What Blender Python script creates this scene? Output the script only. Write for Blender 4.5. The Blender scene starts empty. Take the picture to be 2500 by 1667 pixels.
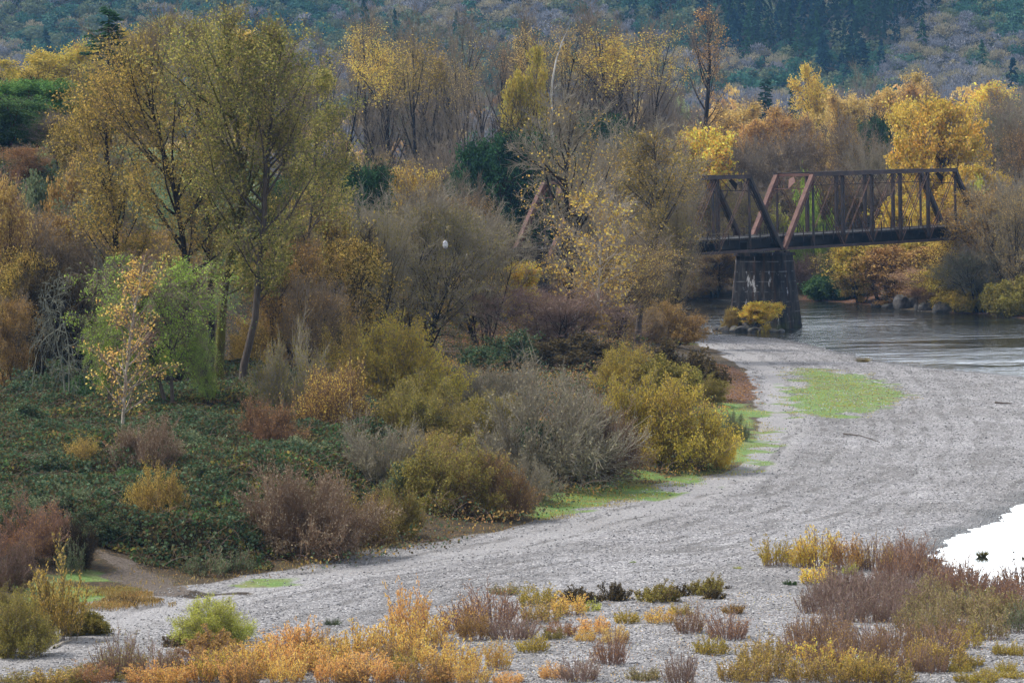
import bpy, math, random
import numpy as np
from mathutils import Matrix, Vector
sc = bpy.context.scene
COL = sc.collection
PI = math.pi
# ------------------------------------------------------------------ camera
F = 10000.0            # focal length in photograph pixels (2500 wide): a long lens from a high bank
CAMZ = 23.0
PITCH = math.atan((833.5 - 360.0) / F)
ROLL = 0.02
fw = np.array([0, math.cos(PITCH), -math.sin(PITCH)])
up0 = np.array([0, math.sin(PITCH), math.cos(PITCH)])
rt0 = np.array([1.0, 0, 0])
rt = rt0 * math.cos(ROLL) - up0 * math.sin(ROLL)
up = up0 * math.cos(ROLL) + rt0 * math.sin(ROLL)

def ray(u, v):
    return fw + (u - 1250.0) / F * rt + (833.5 - v) / F * up

def at(u, v, Y):
    d = ray(u, v)
    return np.array([d[0] * Y / d[1], Y, CAMZ + d[2] * Y / d[1]])

def on_z(u, v, z):
    d = ray(u, v)
    t = (z - CAMZ) / d[2]
    return np.array([d[0] * t, d[1] * t, z])

def proj(p):
    q = p - np.array([0, 0, CAMZ])
    w = q @ fw
    return 1250 + F * (q @ rt) / w, 833.5 - F * (q @ up) / w

# ------------------------------------------------------------------ mesh helpers
def mkmesh(name, V, Q, mats, midx=None, rnd=None, smooth=None, attrs=None):
    """one mesh from (n,3) vertices and (m,4) quads (or (m,3) tris)"""
    me = bpy.data.meshes.new(name)
    V = np.asarray(V, dtype=np.float32); Q = np.asarray(Q, dtype=np.int32)
    k = Q.shape[1]
    me.vertices.add(len(V)); me.vertices.foreach_set('co', V.ravel())
    me.loops.add(Q.size); me.loops.foreach_set('vertex_index', Q.ravel())
    me.polygons.add(len(Q)); me.polygons.foreach_set('loop_start', np.arange(0, Q.size, k, dtype=np.int32))
    for m in mats: me.materials.append(m)
    if midx is not None: me.polygons.foreach_set('material_index', np.asarray(midx, dtype=np.int32))
    if smooth is not None: me.polygons.foreach_set('use_smooth', np.asarray(smooth, dtype=bool))
    if rnd is not None:
        a = me.attributes.new('rnd', 'FLOAT', 'POINT'); a.data.foreach_set('value', np.asarray(rnd, dtype=np.float32))
    for n_, arr in (attrs or {}).items():
        a = me.attributes.new(n_, 'FLOAT', 'POINT'); a.data.foreach_set('value', np.asarray(arr, dtype=np.float32))
    me.update(calc_edges=True)
    return me

def link(name, me, parent=None):
    o = bpy.data.objects.new(name, me); COL.objects.link(o)
    if parent: o.parent = parent
    return o

def tag(o, label=None, cat=None, group=None, kind=None):
    if label: o['label'] = label
    if cat: o['category'] = cat
    if group: o['group'] = group
    if kind: o['kind'] = kind
    return o

class Acc:
    """collects quads"""
    def __init__(s): s.V = []; s.Q = []; s.M = []; s.R = []; s.S = []; s.n = 0
    def add(s, V, Q, m=0, r=None, smooth=False):
        if len(Q) == 0: return
        V = np.asarray(V, float); Q = np.asarray(Q)
        s.V.append(V); s.Q.append(Q + s.n); s.n += len(V)
        s.M.append(np.full(len(Q), m)); s.S.append(np.full(len(Q), smooth))
        s.R.append(np.zeros(len(V)) if r is None else r)
    def verts(s): return np.concatenate(s.V)
    def mesh(s, name, mats):
        return mkmesh(name, np.concatenate(s.V), np.concatenate(s.Q), mats, np.concatenate(s.M), np.concatenate(s.R), np.concatenate(s.S))

def norm(a): return a / np.maximum(np.linalg.norm(a, axis=-1, keepdims=True), 1e-9)

def tubes(P, R, sides=3):
    N, n, _ = P.shape
    T = np.gradient(P, axis=1); T = norm(T)
    ref = np.where(np.abs(T[..., 2:3]) > 0.9, np.array([1.0, 0, 0]), np.array([0, 0, 1.0]))
    U = norm(np.cross(T, ref)); W = np.cross(T, U)
    a = np.arange(sides) * 2 * PI / sides
    ring = P[:, :, None] + R[:, :, None, None] * (U[:, :, None] * np.cos(a)[:, None] + W[:, :, None] * np.sin(a)[:, None])
    V = ring.reshape(-1, 3)
    base = (np.arange(N) * n * sides)[:, None, None] + (np.arange(n - 1) * sides)[None, :, None]
    j = np.arange(sides); j2 = (j + 1) % sides
    Q = np.stack([base + j, base + j2, base + j2 + sides, base + j + sides], -1).reshape(-1, 4)
    return V, Q

def grow(S, D, L, n, wig, trop, rng):
    P = np.empty((len(L), n + 1, 3)); P[:, 0] = S; d = norm(D)
    st = (L / n)[:, None]
    for i in range(n):
        d = d + rng.normal(0, wig, d.shape); d[:, 2] += trop
        d = norm(d); P[:, i + 1] = P[:, i] + d * st
    return P

def kids(P, R, k, t0, t1, ang, rng, jit=0.25):
    N, n, _ = P.shape
    t = t0 + (t1 - t0) * (np.arange(k)[None] + rng.random((N, k))) / k
    f = np.clip(t, 0, 0.9999) * (n - 1); i = f.astype(int); f = f - i
    ar = np.arange(N)[:, None]
    A = P[ar, i]; B = P[ar, i + 1]
    S = A + (B - A) * f[..., None]; T = norm(B - A)
    r = R[ar, i] * (1 - f) + R[ar, i + 1] * f
    ref = np.where(np.abs(T[..., 2:3]) > 0.9, np.array([1.0, 0, 0]), np.array([0, 0, 1.0]))
    U = norm(np.cross(T, ref)); W = np.cross(T, U)
    az = rng.random((N, k)) * 2 * PI
    a = ang * (1 + rng.normal(0, jit, (N, k)))
    D = np.cos(a)[..., None] * T + np.sin(a)[..., None] * (np.cos(az)[..., None] * U + np.sin(az)[..., None] * W)
    return S.reshape(-1, 3), D.reshape(-1, 3), t.ravel(), r.ravel(), np.repeat(np.arange(N), k)

def leafquads(C, size, rng, asp=0.6, hang=0.0, axis=None):
    M = len(C)
    a = norm(rng.normal(0, 1, (M, 3))) if axis is None else norm(axis + rng.normal(0, .35, (M, 3)))
    a[:, 2] -= hang; a = norm(a)
    b = norm(np.cross(a, rng.normal(0, 1, (M, 3))))
    s = (size * (0.6 + 0.8 * rng.random(M)))[:, None] * 0.5
    V = np.stack([C - a * s, C + b * s * asp, C + a * s, C - b * s * asp], 1).reshape(-1, 3)
    Q = np.arange(4 * M).reshape(-1, 4)
    r = np.repeat(rng.random(M), 4)
    return V, Q, r

def vnoise(x, y, s, seed=0):
    x = np.asarray(x) / s; y = np.asarray(y) / s
    xi = np.floor(x).astype(np.int64); yi = np.floor(y).astype(np.int64)
    fx = x - xi; fy = y - yi; fx = fx * fx * (3 - 2 * fx); fy = fy * fy * (3 - 2 * fy)
    def h(i, j):
        n = (i * 374761393 + j * 668265263 + seed * 974711) & 0xffffffff
        n = ((n ^ (n >> 13)) * 1274126177) & 0xffffffff
        return ((n ^ (n >> 16)) & 0xffff) / 65535.0
    return (h(xi, yi) * (1 - fx) + h(xi + 1, yi) * fx) * (1 - fy) + (h(xi, yi + 1) * (1 - fx) + h(xi + 1, yi + 1) * fx) * fy

def sstep(x): x = np.clip(x, 0, 1); return x * x * (3 - 2 * x)

def sdf(px, py, poly):
    """signed distance to a polygon, negative inside"""
    px = np.asarray(px, float); py = np.asarray(py, float)
    d = np.full(px.shape, 1e18); ins = np.zeros(px.shape, bool)
    n = len(poly)
    for i in range(n):
        ax, ay = poly[i]; bx, by = poly[(i + 1) % n]
        ex, ey = bx - ax, by - ay; wx, wy = px - ax, py - ay
        t = np.clip((wx * ex + wy * ey) / (ex * ex + ey * ey + 1e-12), 0, 1)
        d = np.minimum(d, (wx - ex * t) ** 2 + (wy - ey * t) ** 2)
        c = (ay <= py) != (by <= py)
        with np.errstate(divide='ignore', invalid='ignore'):
            xi = ax + (py - ay) / (by - ay if by != ay else 1e-12) * ex
        ins ^= c & (px < xi)
    d = np.sqrt(d)
    return np.where(ins, -d, d)

def dline(px, py, pts):
    d = np.full(np.shape(px), 1e18)
    for (ax, ay), (bx, by) in zip(pts[:-1], pts[1:]):
        ex, ey = bx - ax, by - ay; wx, wy = px - ax, py - ay
        t = np.clip((wx * ex + wy * ey) / (ex * ex + ey * ey + 1e-12), 0, 1)
        d = np.minimum(d, (wx - ex * t) ** 2 + (wy - ey * t) ** 2)
    return np.sqrt(d)

def W2(pts, z=0.6): return [tuple(on_z(u, v, z)[:2]) for u, v in pts]

# ------------------------------------------------------------------ the lie of the land
RIVER = W2([(1440, 768), (1560, 780), (1640, 803), (1700, 817), (1790, 819), (1900, 825), (1960, 836), (2050, 858), (2150, 882), (2300, 900),
            (2500, 918), (2800, 960)], 0) + [(140, 380), (140, 500)] + \
        W2([(2600, 790), (2500, 778), (2420, 768), (2330, 764), (2250, 760), (2150, 748), (2050, 738), (1960, 733), (1850, 733), (1640, 731)], 0) + \
        [(0, 615), (-60, 650), (-130, 690), (-150, 660), (-60, 610), (-10, 570)]
POND = W2([(2900, 1080), (2700, 1150), (2500, 1232), (2440, 1262), (2380, 1290), (2330, 1303), (2292, 1322), (2268, 1345), (2310, 1375), (2322, 1400), (2360, 1425), (2400, 1440),
           (2500, 1465), (2700, 1480), (2900, 1480)], 0)
BANK = W2([(-200, 1700), (0, 1610), (100, 1570), (185, 1530), (215, 1460), (300, 1445), (480, 1425), (640, 1395), (950, 1325), (1200, 1290), (1300, 1255), (1450, 1215), (1600, 1175), (1720, 1150),
           (1800, 1130), (1850, 1050), (1840, 950), (1815, 890), (1740, 840), (1640, 818), (1560, 790)], 1.0) + [(-12, 520), (-40, 580), (-140, 640), (-400, 640), (-400, 100)]
TRACK = W2([(-100, 1650), (150, 1590), (400, 1500), (700, 1420), (1200, 1335), (1600, 1235), (1800, 1150), (1890, 1060), (1900, 980), (1880, 900), (1820, 860), (1720, 835), (1620, 812)], 0.8)
DIRT = W2([(230, 1385), (330, 1392), (420, 1412), (520, 1420), (600, 1412), (640, 1408), (560, 1432), (470, 1446), (360, 1436), (280, 1412)], 1.4)
GRASS = [W2([(1955, 888), (2010, 890), (2080, 905), (2160, 928), (2205, 960), (2190, 985), (2120, 1000), (2050, 1015), (1960, 1020), (1940, 985), (1935, 940)], 1.0),
         W2([(1730, 990), (1800, 975), (1858, 1005), (1864, 1060), (1845, 1105), (1770, 1142), (1680, 1165), (1690, 1080)], 1.2),
         W2([(1290, 1215), (1400, 1180), (1480, 1150), (1560, 1150), (1625, 1168), (1560, 1200), (1420, 1225), (1310, 1245)], 1.2),
         W2([(60, 1455), (200, 1400), (290, 1430), (255, 1455), (150, 1475)], 1.4),
         W2([(1560, 820), (1620, 815), (1680, 830), (1600, 838)], 1.0),
         W2([(430, 1412), (520, 1405), (700, 1380), (640, 1400), (500, 1418)], 1.6),
         W2([(2440, 790), (2500, 770), (2600, 780), (2600, 800), (2500, 800)], 0.5)]
LITTER = [W2([(1720, 880), (1800, 885), (1845, 930), (1835, 985), (1740, 990), (1690, 930)], 1.2),
          W2([(1080, 850), (1250, 800), (1300, 845), (1200, 870), (1100, 870)], 2.5),
          W2([(1960, 700), (2060, 690), (2150, 710), (2160, 745), (2050, 738), (1950, 735)], 1.0),
          W2([(2300, 740), (2420, 715), (2520, 700), (2520, 768), (2400, 765), (2300, 760)], 1.0),
          W2([(1520, 800), (1600, 800), (1640, 812), (1560, 815)], 1.0)]

def height(x, y):
    x = np.asarray(x, float); y = np.asarray(y, float)
    dr = sdf(x, y, RIVER); dp = sdf(x, y, POND)
    xr, yr = x * .81 + y * .59, y * .81 - x * .59; xq, yq = x * .42 - y * .91, y * .42 + x * .91
    n1 = .5 * vnoise(xr, yr, 11, 1) + .5 * vnoise(xq, yq, 6.5, 7) - .5; n2 = .6 * vnoise(xq, yq, 2.9, 2) + .4 * vnoise(xr, yr, 1.9, 6) - .5; n3 = vnoise(xr, yr, 0.9, 5) - .5
    dw = np.minimum(dr, dp) + n1 * 1.4 + n2 * 1.5 + n3 * .8
    z = np.where(dw > 0, np.minimum(0.055 * dw, 0.25 + 0.02 * dw), 0.12 * dw)
    z = np.clip(z, -1.6, 1.1)
    z = z + (n1 * 0.22 + n2 * 0.10 + n3 * 0.05) * sstep((dw - 1) / 4)
    db = -sdf(x, y, BANK)
    bank = sstep((db + .5) / 14) * 2.0 + sstep((db - 6) / 40) * 1.0
    z = z + bank * np.where(dr > 0, sstep(dr / 4), 0)
    # the hillside that climbs on the west side
    z = z + 20 * sstep((y - 315) / 105) * sstep((-20 - x) / 24) * sstep((760 - y) / 120)
    # the far bank and the valley floor behind it
    far = (y > 540 - 0.75 * np.clip(x, -40, 200) + 14) | (y > 640)
    z = z + np.where(far & (dr > 0), sstep((dr - .5) / 24) * 3.4, 0)
    # wooded hills
    cf = 1 - 0.55 * sstep((x - 175) / 110)
    g = vnoise(x, y, 120, 11) * 16 + vnoise(x, y, 45, 12) * 7
    h1 = 24 * sstep((y - 900) / 600) + (66 * cf + g) * sstep((y - 1450) / 430)
    h2 = 85 * sstep((y - 2050) / 450)
    z = z + h1 + np.maximum(h2 - 40, 0) * sstep((y - 2000) / 200)
    return z

def ground_hit(u, v):
    d = ray(u, v)
    Y = np.arange(140, 900, 0.5); X = d[0] / d[1] * Y; Z = CAMZ + d[2] / d[1] * Y
    k = np.argmax(height(X, Y) >= Z)
    return np.array([X[k], Y[k], Z[k]])

def gz(x, y): return float(height(np.array([x]), np.array([y]))[0])
# ------------------------------------------------------------------ materials
def lin(c):
    c = np.asarray(c, float) / 255.0
    return tuple(np.where(c <= 0.04045, c / 12.92, ((c + 0.055) / 1.055) ** 2.4))

class NT:
    def __init__(s, name):
        s.m = bpy.data.materials.new(name); s.m.use_nodes = True
        s.t = s.m.node_tree; s.t.nodes.clear()
        s.out = s.n('ShaderNodeOutputMaterial')
    def n(s, typ, **kw):
        nd = s.t.nodes.new(typ)
        for k, v in kw.items():
            if k.startswith('i_'):
                key = k[2:]; key = int(key) if key.isdigit() else key.replace('_', ' ')
                nd.inputs[key].default_value = v
            else: setattr(nd, k, v)
        return nd
    def l(s, a, b): s.t.links.new(a, b)
    def attr(s, name): return s.n('ShaderNodeAttribute', attribute_name=name).outputs['Fac']
    def ramp(s, fac, stops, interp='LINEAR'):
        r = s.n('ShaderNodeValToRGB'); r.color_ramp.interpolation = interp
        el = r.color_ramp.elements
        while len(el) < len(stops): el.new(0.5)
        for e, (p, c) in zip(el, stops):
            e.position = p; e.color = (c[0], c[1], c[2], 1) if hasattr(c, '__len__') else (c, c, c, 1)
        s.l(fac, r.inputs[0]); return r.outputs[0]
    def mix(s, fac, a, b, mode='MIX'):
        m = s.n('ShaderNodeMix', data_type='RGBA', blend_type=mode)
        for sock, v in ((m.inputs[0], fac), (m.inputs[6], a), (m.inputs[7], b)):
            if hasattr(v, 'links') or hasattr(v, 'is_linked'): s.l(v, sock)
            elif hasattr(v, '__len__'): sock.default_value = (v[0], v[1], v[2], 1)
            else: sock.default_value = v
        return m.outputs[2]
    def math(s, op, a, b=0.0, c=None):
        m = s.n('ShaderNodeMath', operation=op)
        for sock, v in zip(m.inputs, (a, b, c)):
            if v is None: continue
            if hasattr(v, 'is_linked'): s.l(v, sock)
            else: sock.default_value = v
        return m.outputs[0]
    def noise(s, vec, scale, detail=3, rough=.55, dist=0.0):
        n = s.n('ShaderNodeTexNoise'); n.inputs['Scale'].default_value = scale; n.inputs['Detail'].default_value = detail
        n.inputs['Roughness'].default_value = rough; n.inputs['Distortion'].default_value = dist
        if vec is not None: s.l(vec, n.inputs['Vector'])
        return n.outputs['Fac']
    def pos(s): return s.n('ShaderNodeNewGeometry').outputs['Position']
    def obj(s): return s.n('ShaderNodeTexCoord').outputs['Object']
    def mapping(s, vec, scale=(1, 1, 1), rot=(0, 0, 0)):
        m = s.n('ShaderNodeMapping'); m.inputs['Scale'].default_value = scale; m.inputs['Rotation'].default_value = rot
        s.l(vec, m.inputs['Vector']); return m.outputs[0]
    def bump(s, h, strength=1.0, dist=0.1):
        b = s.n('ShaderNodeBump'); b.inputs['Strength'].default_value = strength; b.inputs['Distance'].default_value = dist
        s.l(h, b.inputs['Height']); return b.outputs[0]
    def principled(s, color, rough=.8, normal=None, spec=.3, metal=0.0):
        p = s.n('ShaderNodeBsdfPrincipled')
        if hasattr(color, 'is_linked'): s.l(color, p.inputs['Base Color'])
        else: p.inputs['Base Color'].default_value = (*color, 1)
        if hasattr(rough, 'is_linked'): s.l(rough, p.inputs['Roughness'])
        else: p.inputs['Roughness'].default_value = rough
        p.inputs['Specular IOR Level'].default_value = spec; p.inputs['Metallic'].default_value = metal
        if normal is not None: s.l(normal, p.inputs['Normal'])
        s.l(p.outputs[0], s.out.inputs['Surface']); return p

LEAF_GAIN = 1.58
PAL = {
 # leaf palettes, three or four leaf colours each
 'olive': [(112, 110, 46), (142, 130, 56), (164, 148, 72), (82, 94, 42)],
 'olivegold': [(128, 108, 44), (160, 130, 50), (184, 150, 68), (98, 94, 42)],
 'gold': [(200, 156, 44), (222, 182, 62), (204, 162, 62), (160, 128, 46)],
 'orange': [(230, 172, 36), (238, 194, 56), (212, 152, 40), (196, 140, 48)],
 'palegold': [(190, 156, 80), (174, 140, 70), (204, 170, 90), (146, 118, 68)],
 'ambr': [(176, 132, 66), (194, 148, 74), (156, 112, 60), (132, 98, 58)],
 'browngold': [(128, 98, 48), (148, 114, 56), (106, 80, 44), (170, 132, 66)],
 'sparse': [(196, 154, 50), (212, 176, 68), (172, 134, 50), (140, 108, 58)],
 'yellow': [(206, 170, 42), (222, 186, 58), (184, 148, 38), (198, 154, 50)],
 'ygreen': [(150, 132, 36), (176, 152, 44), (118, 112, 36), (190, 154, 52)],
 'lime': [(158, 162, 50), (178, 180, 64), (132, 140, 42), (190, 186, 80)],
 'willow': [(116, 142, 42), (142, 164, 54), (92, 120, 36), (160, 178, 70)],
 'broom':   [(160, 136, 38), (182, 152, 46), (132, 116, 38), (148, 140, 46)],
 'oliveb':  [(112, 106, 42), (132, 120, 48), (90, 88, 38), (150, 130, 56)],
 'grey':    [(130, 122, 96), (112, 106, 84), (148, 136, 106), (104, 98, 72)],
 'mauve': [(114, 98, 82), (132, 114, 94), (98, 84, 70), (146, 126, 100)],
 'rust': [(132, 90, 60), (152, 104, 64), (108, 76, 56), (168, 120, 68)],
 'peach': [(208, 140, 70), (222, 160, 82), (188, 120, 62), (196, 150, 70)],
 'amber': [(212, 158, 60), (224, 174, 76), (196, 140, 58), (170, 128, 56)],
 'bramble': [(52, 72, 46), (68, 92, 58), (98, 118, 86), (54, 62, 38), (96, 84, 48)],
 'green': [(56, 84, 44), (72, 102, 52), (48, 72, 40), (92, 116, 62)],
 'dgreen':  [(34, 62, 36), (44, 76, 44), (28, 50, 32), (58, 90, 52)],
 'sage':    [(84, 96, 66), (100, 112, 78), (72, 84, 56), (118, 124, 88)],
 'conifer': [(26, 48, 36), (34, 60, 42), (22, 40, 32), (44, 70, 48)],
 'oakgrey': [(96, 98, 104), (116, 116, 122), (74, 76, 82), (138, 136, 140)],  # oak grey with the blue of distant haze mixed into the colour
 'madrone': [(46, 82, 66), (60, 100, 76), (36, 66, 56), (80, 116, 90)],  # hillside evergreen, tinted bluer to carry some of the haze
 'hconifer': [(16, 42, 46), (26, 56, 58), (12, 32, 38), (38, 72, 68)],  # hill firs, haze blue painted into the leaf colours
 'palegreen': [(150, 160, 96), (168, 174, 112), (130, 142, 84), (180, 182, 128)],
 'darkbr':  [(70, 58, 40), (86, 72, 46), (56, 48, 36), (100, 84, 50)],
 'drygrass': [(140, 122, 76), (120, 104, 64), (156, 138, 90), (104, 104, 52)],
 'birch': [(204, 158, 66), (184, 136, 56), (218, 174, 82), (140, 108, 56)],
 'shade': [(44, 42, 28), (52, 46, 30), (38, 38, 26)],  # near-black tone with shade put into the colour itself
 'madgreen': [(70, 104, 46), (92, 130, 58), (58, 90, 42), (112, 146, 72)],
 'grassg': [(104, 148, 56), (126, 168, 70), (88, 124, 48), (140, 164, 84)],
 'maplegold': [(172, 142, 38), (194, 158, 48), (136, 124, 38), (198, 146, 48)],
 'pink': [(160, 124, 92), (138, 104, 78), (178, 144, 106), (120, 92, 66)],
}
_lm = {}
def leafmat(p):
    if p in _lm: return _lm[p]
    t = NT('leaf_' + p); cs = []
    for c in PAL[p]:
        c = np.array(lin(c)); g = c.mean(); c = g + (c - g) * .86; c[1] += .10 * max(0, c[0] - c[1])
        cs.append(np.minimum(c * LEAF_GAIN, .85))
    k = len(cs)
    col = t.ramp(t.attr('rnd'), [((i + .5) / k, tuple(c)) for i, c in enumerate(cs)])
    oi = t.n('ShaderNodeObjectInfo')
    nz = t.noise(t.obj(), 0.35, 2)
    val = t.math('ADD', t.math('MULTIPLY', oi.outputs['Random'], .22), t.math('MULTIPLY_ADD', nz, .8, .49))
    hue = t.math('MULTIPLY_ADD', t.noise(t.obj(), 0.22, 2), .05, .475)
    hs = t.n('ShaderNodeHueSaturation'); t.l(col, hs.inputs['Color']); t.l(val, hs.inputs['Value']); t.l(hue, hs.inputs['Hue'])
    d = t.n('ShaderNodeBsdfDiffuse'); tr = t.n('ShaderNodeBsdfTranslucent')
    t.l(hs.outputs[0], d.inputs[0]); t.l(hs.outputs[0], tr.inputs[0])
    mx = t.n('ShaderNodeMixShader'); mx.inputs[0].default_value = .32
    t.l(d.outputs[0], mx.inputs[1]); t.l(tr.outputs[0], mx.inputs[2]); t.l(mx.outputs[0], t.out.inputs['Surface'])
    _lm[p] = t.m; return t.m

BARK = {'bark': ((62, 54, 48), (98, 88, 80)), 'twig': ((108, 96, 82), (142, 128, 110)), 'pale': ((140, 128, 114), (190, 180, 166)), 'snag': ((200, 192, 182), (232, 226, 218)),
        'dark': ((34, 29, 26), (58, 49, 42)), 'redtwig': ((122, 98, 90), (156, 130, 118)), 'lichen': ((98, 98, 86), (134, 134, 118)), 'moss': ((58, 52, 38), (92, 84, 40)),
        'greytwig': ((126, 118, 102), (160, 150, 132)), 'browntwig': ((112, 90, 72), (146, 120, 96)), 'redbark': ((96, 48, 36), (120, 66, 48))}
_bm = {}
def barkmat(p):
    if p in _bm: return _bm[p]
    t = NT('bark_' + p); a, b = BARK[p]
    v = t.mapping(t.obj(), (3, 3, .6))
    nz = t.noise(v, 3.0, 4, .65)
    col = t.ramp(nz, [(.3, lin(a)), (.7, lin(b))])
    if p == 'moss': col = t.mix(t.ramp(t.noise(t.obj(), .9, 3), [(.42, 0), (.6, 1)]), col, lin((92, 88, 34)))
    if p == 'snag': col = t.mix(t.ramp(t.noise(t.mapping(t.obj(), (1, 1, .25)), 1.6, 4), [(.55, 0), (.68, 1)]), col, lin((96, 84, 74)))
    t.principled(col, .9, t.bump(nz, .6, .05), .15)
    _bm[p] = t.m; return t.m

# ------------------------------------------------------------------ plants
ARCH = {}
def prof(kind, u):
    if kind == 'oval': return np.sin(PI * np.clip(.12 + .80 * u, 0, 1))
    if kind == 'cone': return np.clip(1.02 - u, .06, 1)
    if kind == 'fan': return np.clip(.55 + .9 * u - .95 * u ** 3, .2, 1)
    if kind == 'column': return np.clip(np.minimum(.5 + 2 * u, 1.15 - .75 * u), .15, 1)
    return np.ones_like(u)

def tree_geo(seed, H=20, R=5, cb=.25, ns=1, lean=.1, br=.3, r0=.25, prof_='oval', n1=30, a1=55, t1=.05, n2=8, l2=.42, a2=45, n3=8, l3=.45, a3=40, trop=.04,
             nl=8, ls=.17, asp=.6, lfmin=0.0, lfmax=1.0, lspread=.35, tw=.018, wig=.10, hang=0.0, path=None, clump=0, bare=0.0, sides=3, leafgap=0.0, lr=.015):
    rng = np.random.default_rng(seed)
    wood, crown = Acc(), Acc()
    if path is not None:
        pp = np.array(path, float)[None]
        # resample
        s = np.r_[0, np.cumsum(np.linalg.norm(np.diff(pp[0], axis=0), axis=1))]; q = np.linspace(0, s[-1], 16)
        P = np.stack([np.interp(q, s, pp[0][:, i]) for i in range(3)], -1)[None]
        P[0, 1:, 1] += np.cumsum(rng.normal(0, .12, 15))
        Rr = r0 * (1 - .92 * np.linspace(0, 1, 16)) ** .8; Rr[0] *= 1.5; Rr[1] *= 1.12
        R_ = Rr[None]
    else:
        az = rng.random(ns) * 2 * PI; off = br * np.sqrt(rng.random(ns)) if ns > 1 else np.zeros(ns)
        S = np.stack([np.cos(az) * off, np.sin(az) * off, np.full(ns, -.3)], -1)
        le = lean * (.4 + .8 * rng.random(ns))
        D = np.stack([np.cos(az) * le, np.sin(az) * le, np.ones(ns)], -1)
        L = (H + .3) * (.8 + .2 * rng.random(ns)); L[0] = H + .3
        P = grow(S, D, L, 14, .03 + wig * .25, .05, rng)
        rr = (1 - .93 * np.linspace(0, 1, 15)) ** .85; rr[0] *= 1.4
        R_ = r0 * rr[None] * (.65 + .35 * rng.random((ns, 1)))
    wood.add(*tubes(P, R_, 7), smooth=True)
    ns = len(P)
    S, D, t, r, par = kids(P, R_, n1, cb, .985, math.radians(a1), rng)
    u = (t - cb) / (1 - cb)
    L = R * prof(prof_, u) / max(.5, math.sin(math.radians(a1))) * (.65 + .5 * rng.random(len(t)))
    D[:, 2] += .25 * u
    P1 = grow(S, D, L, 6, wig, t1, rng)
    R1 = np.minimum(r * .62, lr * L + .03)[:, None] * (1 - .85 * np.linspace(0, 1, 7))[None]
    wood.add(*tubes(P1, R1, 4), smooth=True)
    S, D, t2, r2, par = kids(P1, R1, n2, .2, 1.0, math.radians(a2), rng)
    L2 = np.repeat(L, n2) * l2 * (1.15 - .55 * t2) * (.6 + .7 * rng.random(len(t2)))
    P2 = grow(S, D, L2, 4, wig * 1.2, trop, rng)
    R2 = np.minimum(r2 * .7, .05)[:, None] * (1 - .7 * np.linspace(0, 1, 5))[None]; R2 = np.maximum(R2, tw)
    crown.add(*tubes(P2, R2, 3), 1)
    S, D, t3, r3, par3 = kids(P2, R2, n3, .15, 1.0, math.radians(a3), rng)
    L3 = np.repeat(L2, n3) * l3 * (.6 + .8 * rng.random(len(t3)))
    P3 = grow(S, D, L3, 3, wig * 1.3, trop - hang * .4, rng)
    R3 = np.full((len(S), 4), tw) * np.array([1, .9, .75, .5])
    crown.add(*tubes(P3, R3, 3), 1)
    # leaves along the last twigs
    zt = P[:, :, 2].max()
    if nl > 0:
        N = len(P3)
        f = rng.random((N, nl)) * 2.999; i = f.astype(int); f = (f - i)[..., None]
        A = P3[np.arange(N)[:, None], i]; B = P3[np.arange(N)[:, None], i + 1]
        C = (A + (B - A) * f + rng.normal(0, lspread * .5, (N, nl, 3)))
        keep = np.ones((N, nl), bool)
        hf = P3[:, 0, 2] / zt
        pr = np.clip((hf - lfmin) / .12 + .5, 0, 1) * np.clip((lfmax - hf) / .12 + .5, 0, 1)
        if leafgap > 0:
            g = vnoise(P3[:, 0, 0] + P3[:, 0, 1] * .6, P3[:, 0, 2] + P3[:, 0, 1] * .35, R * .38, seed) ; pr = pr * np.clip((g - leafgap) * 6 + .4, .04, 1)
        keep = rng.random((N, nl)) < (pr * (1 - bare))[:, None]
        C = C[keep]
        V, Q, rn = leafquads(C, ls, rng, asp, hang)
        crown.add(V, Q, 0, rn)
    return wood, crown

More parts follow.
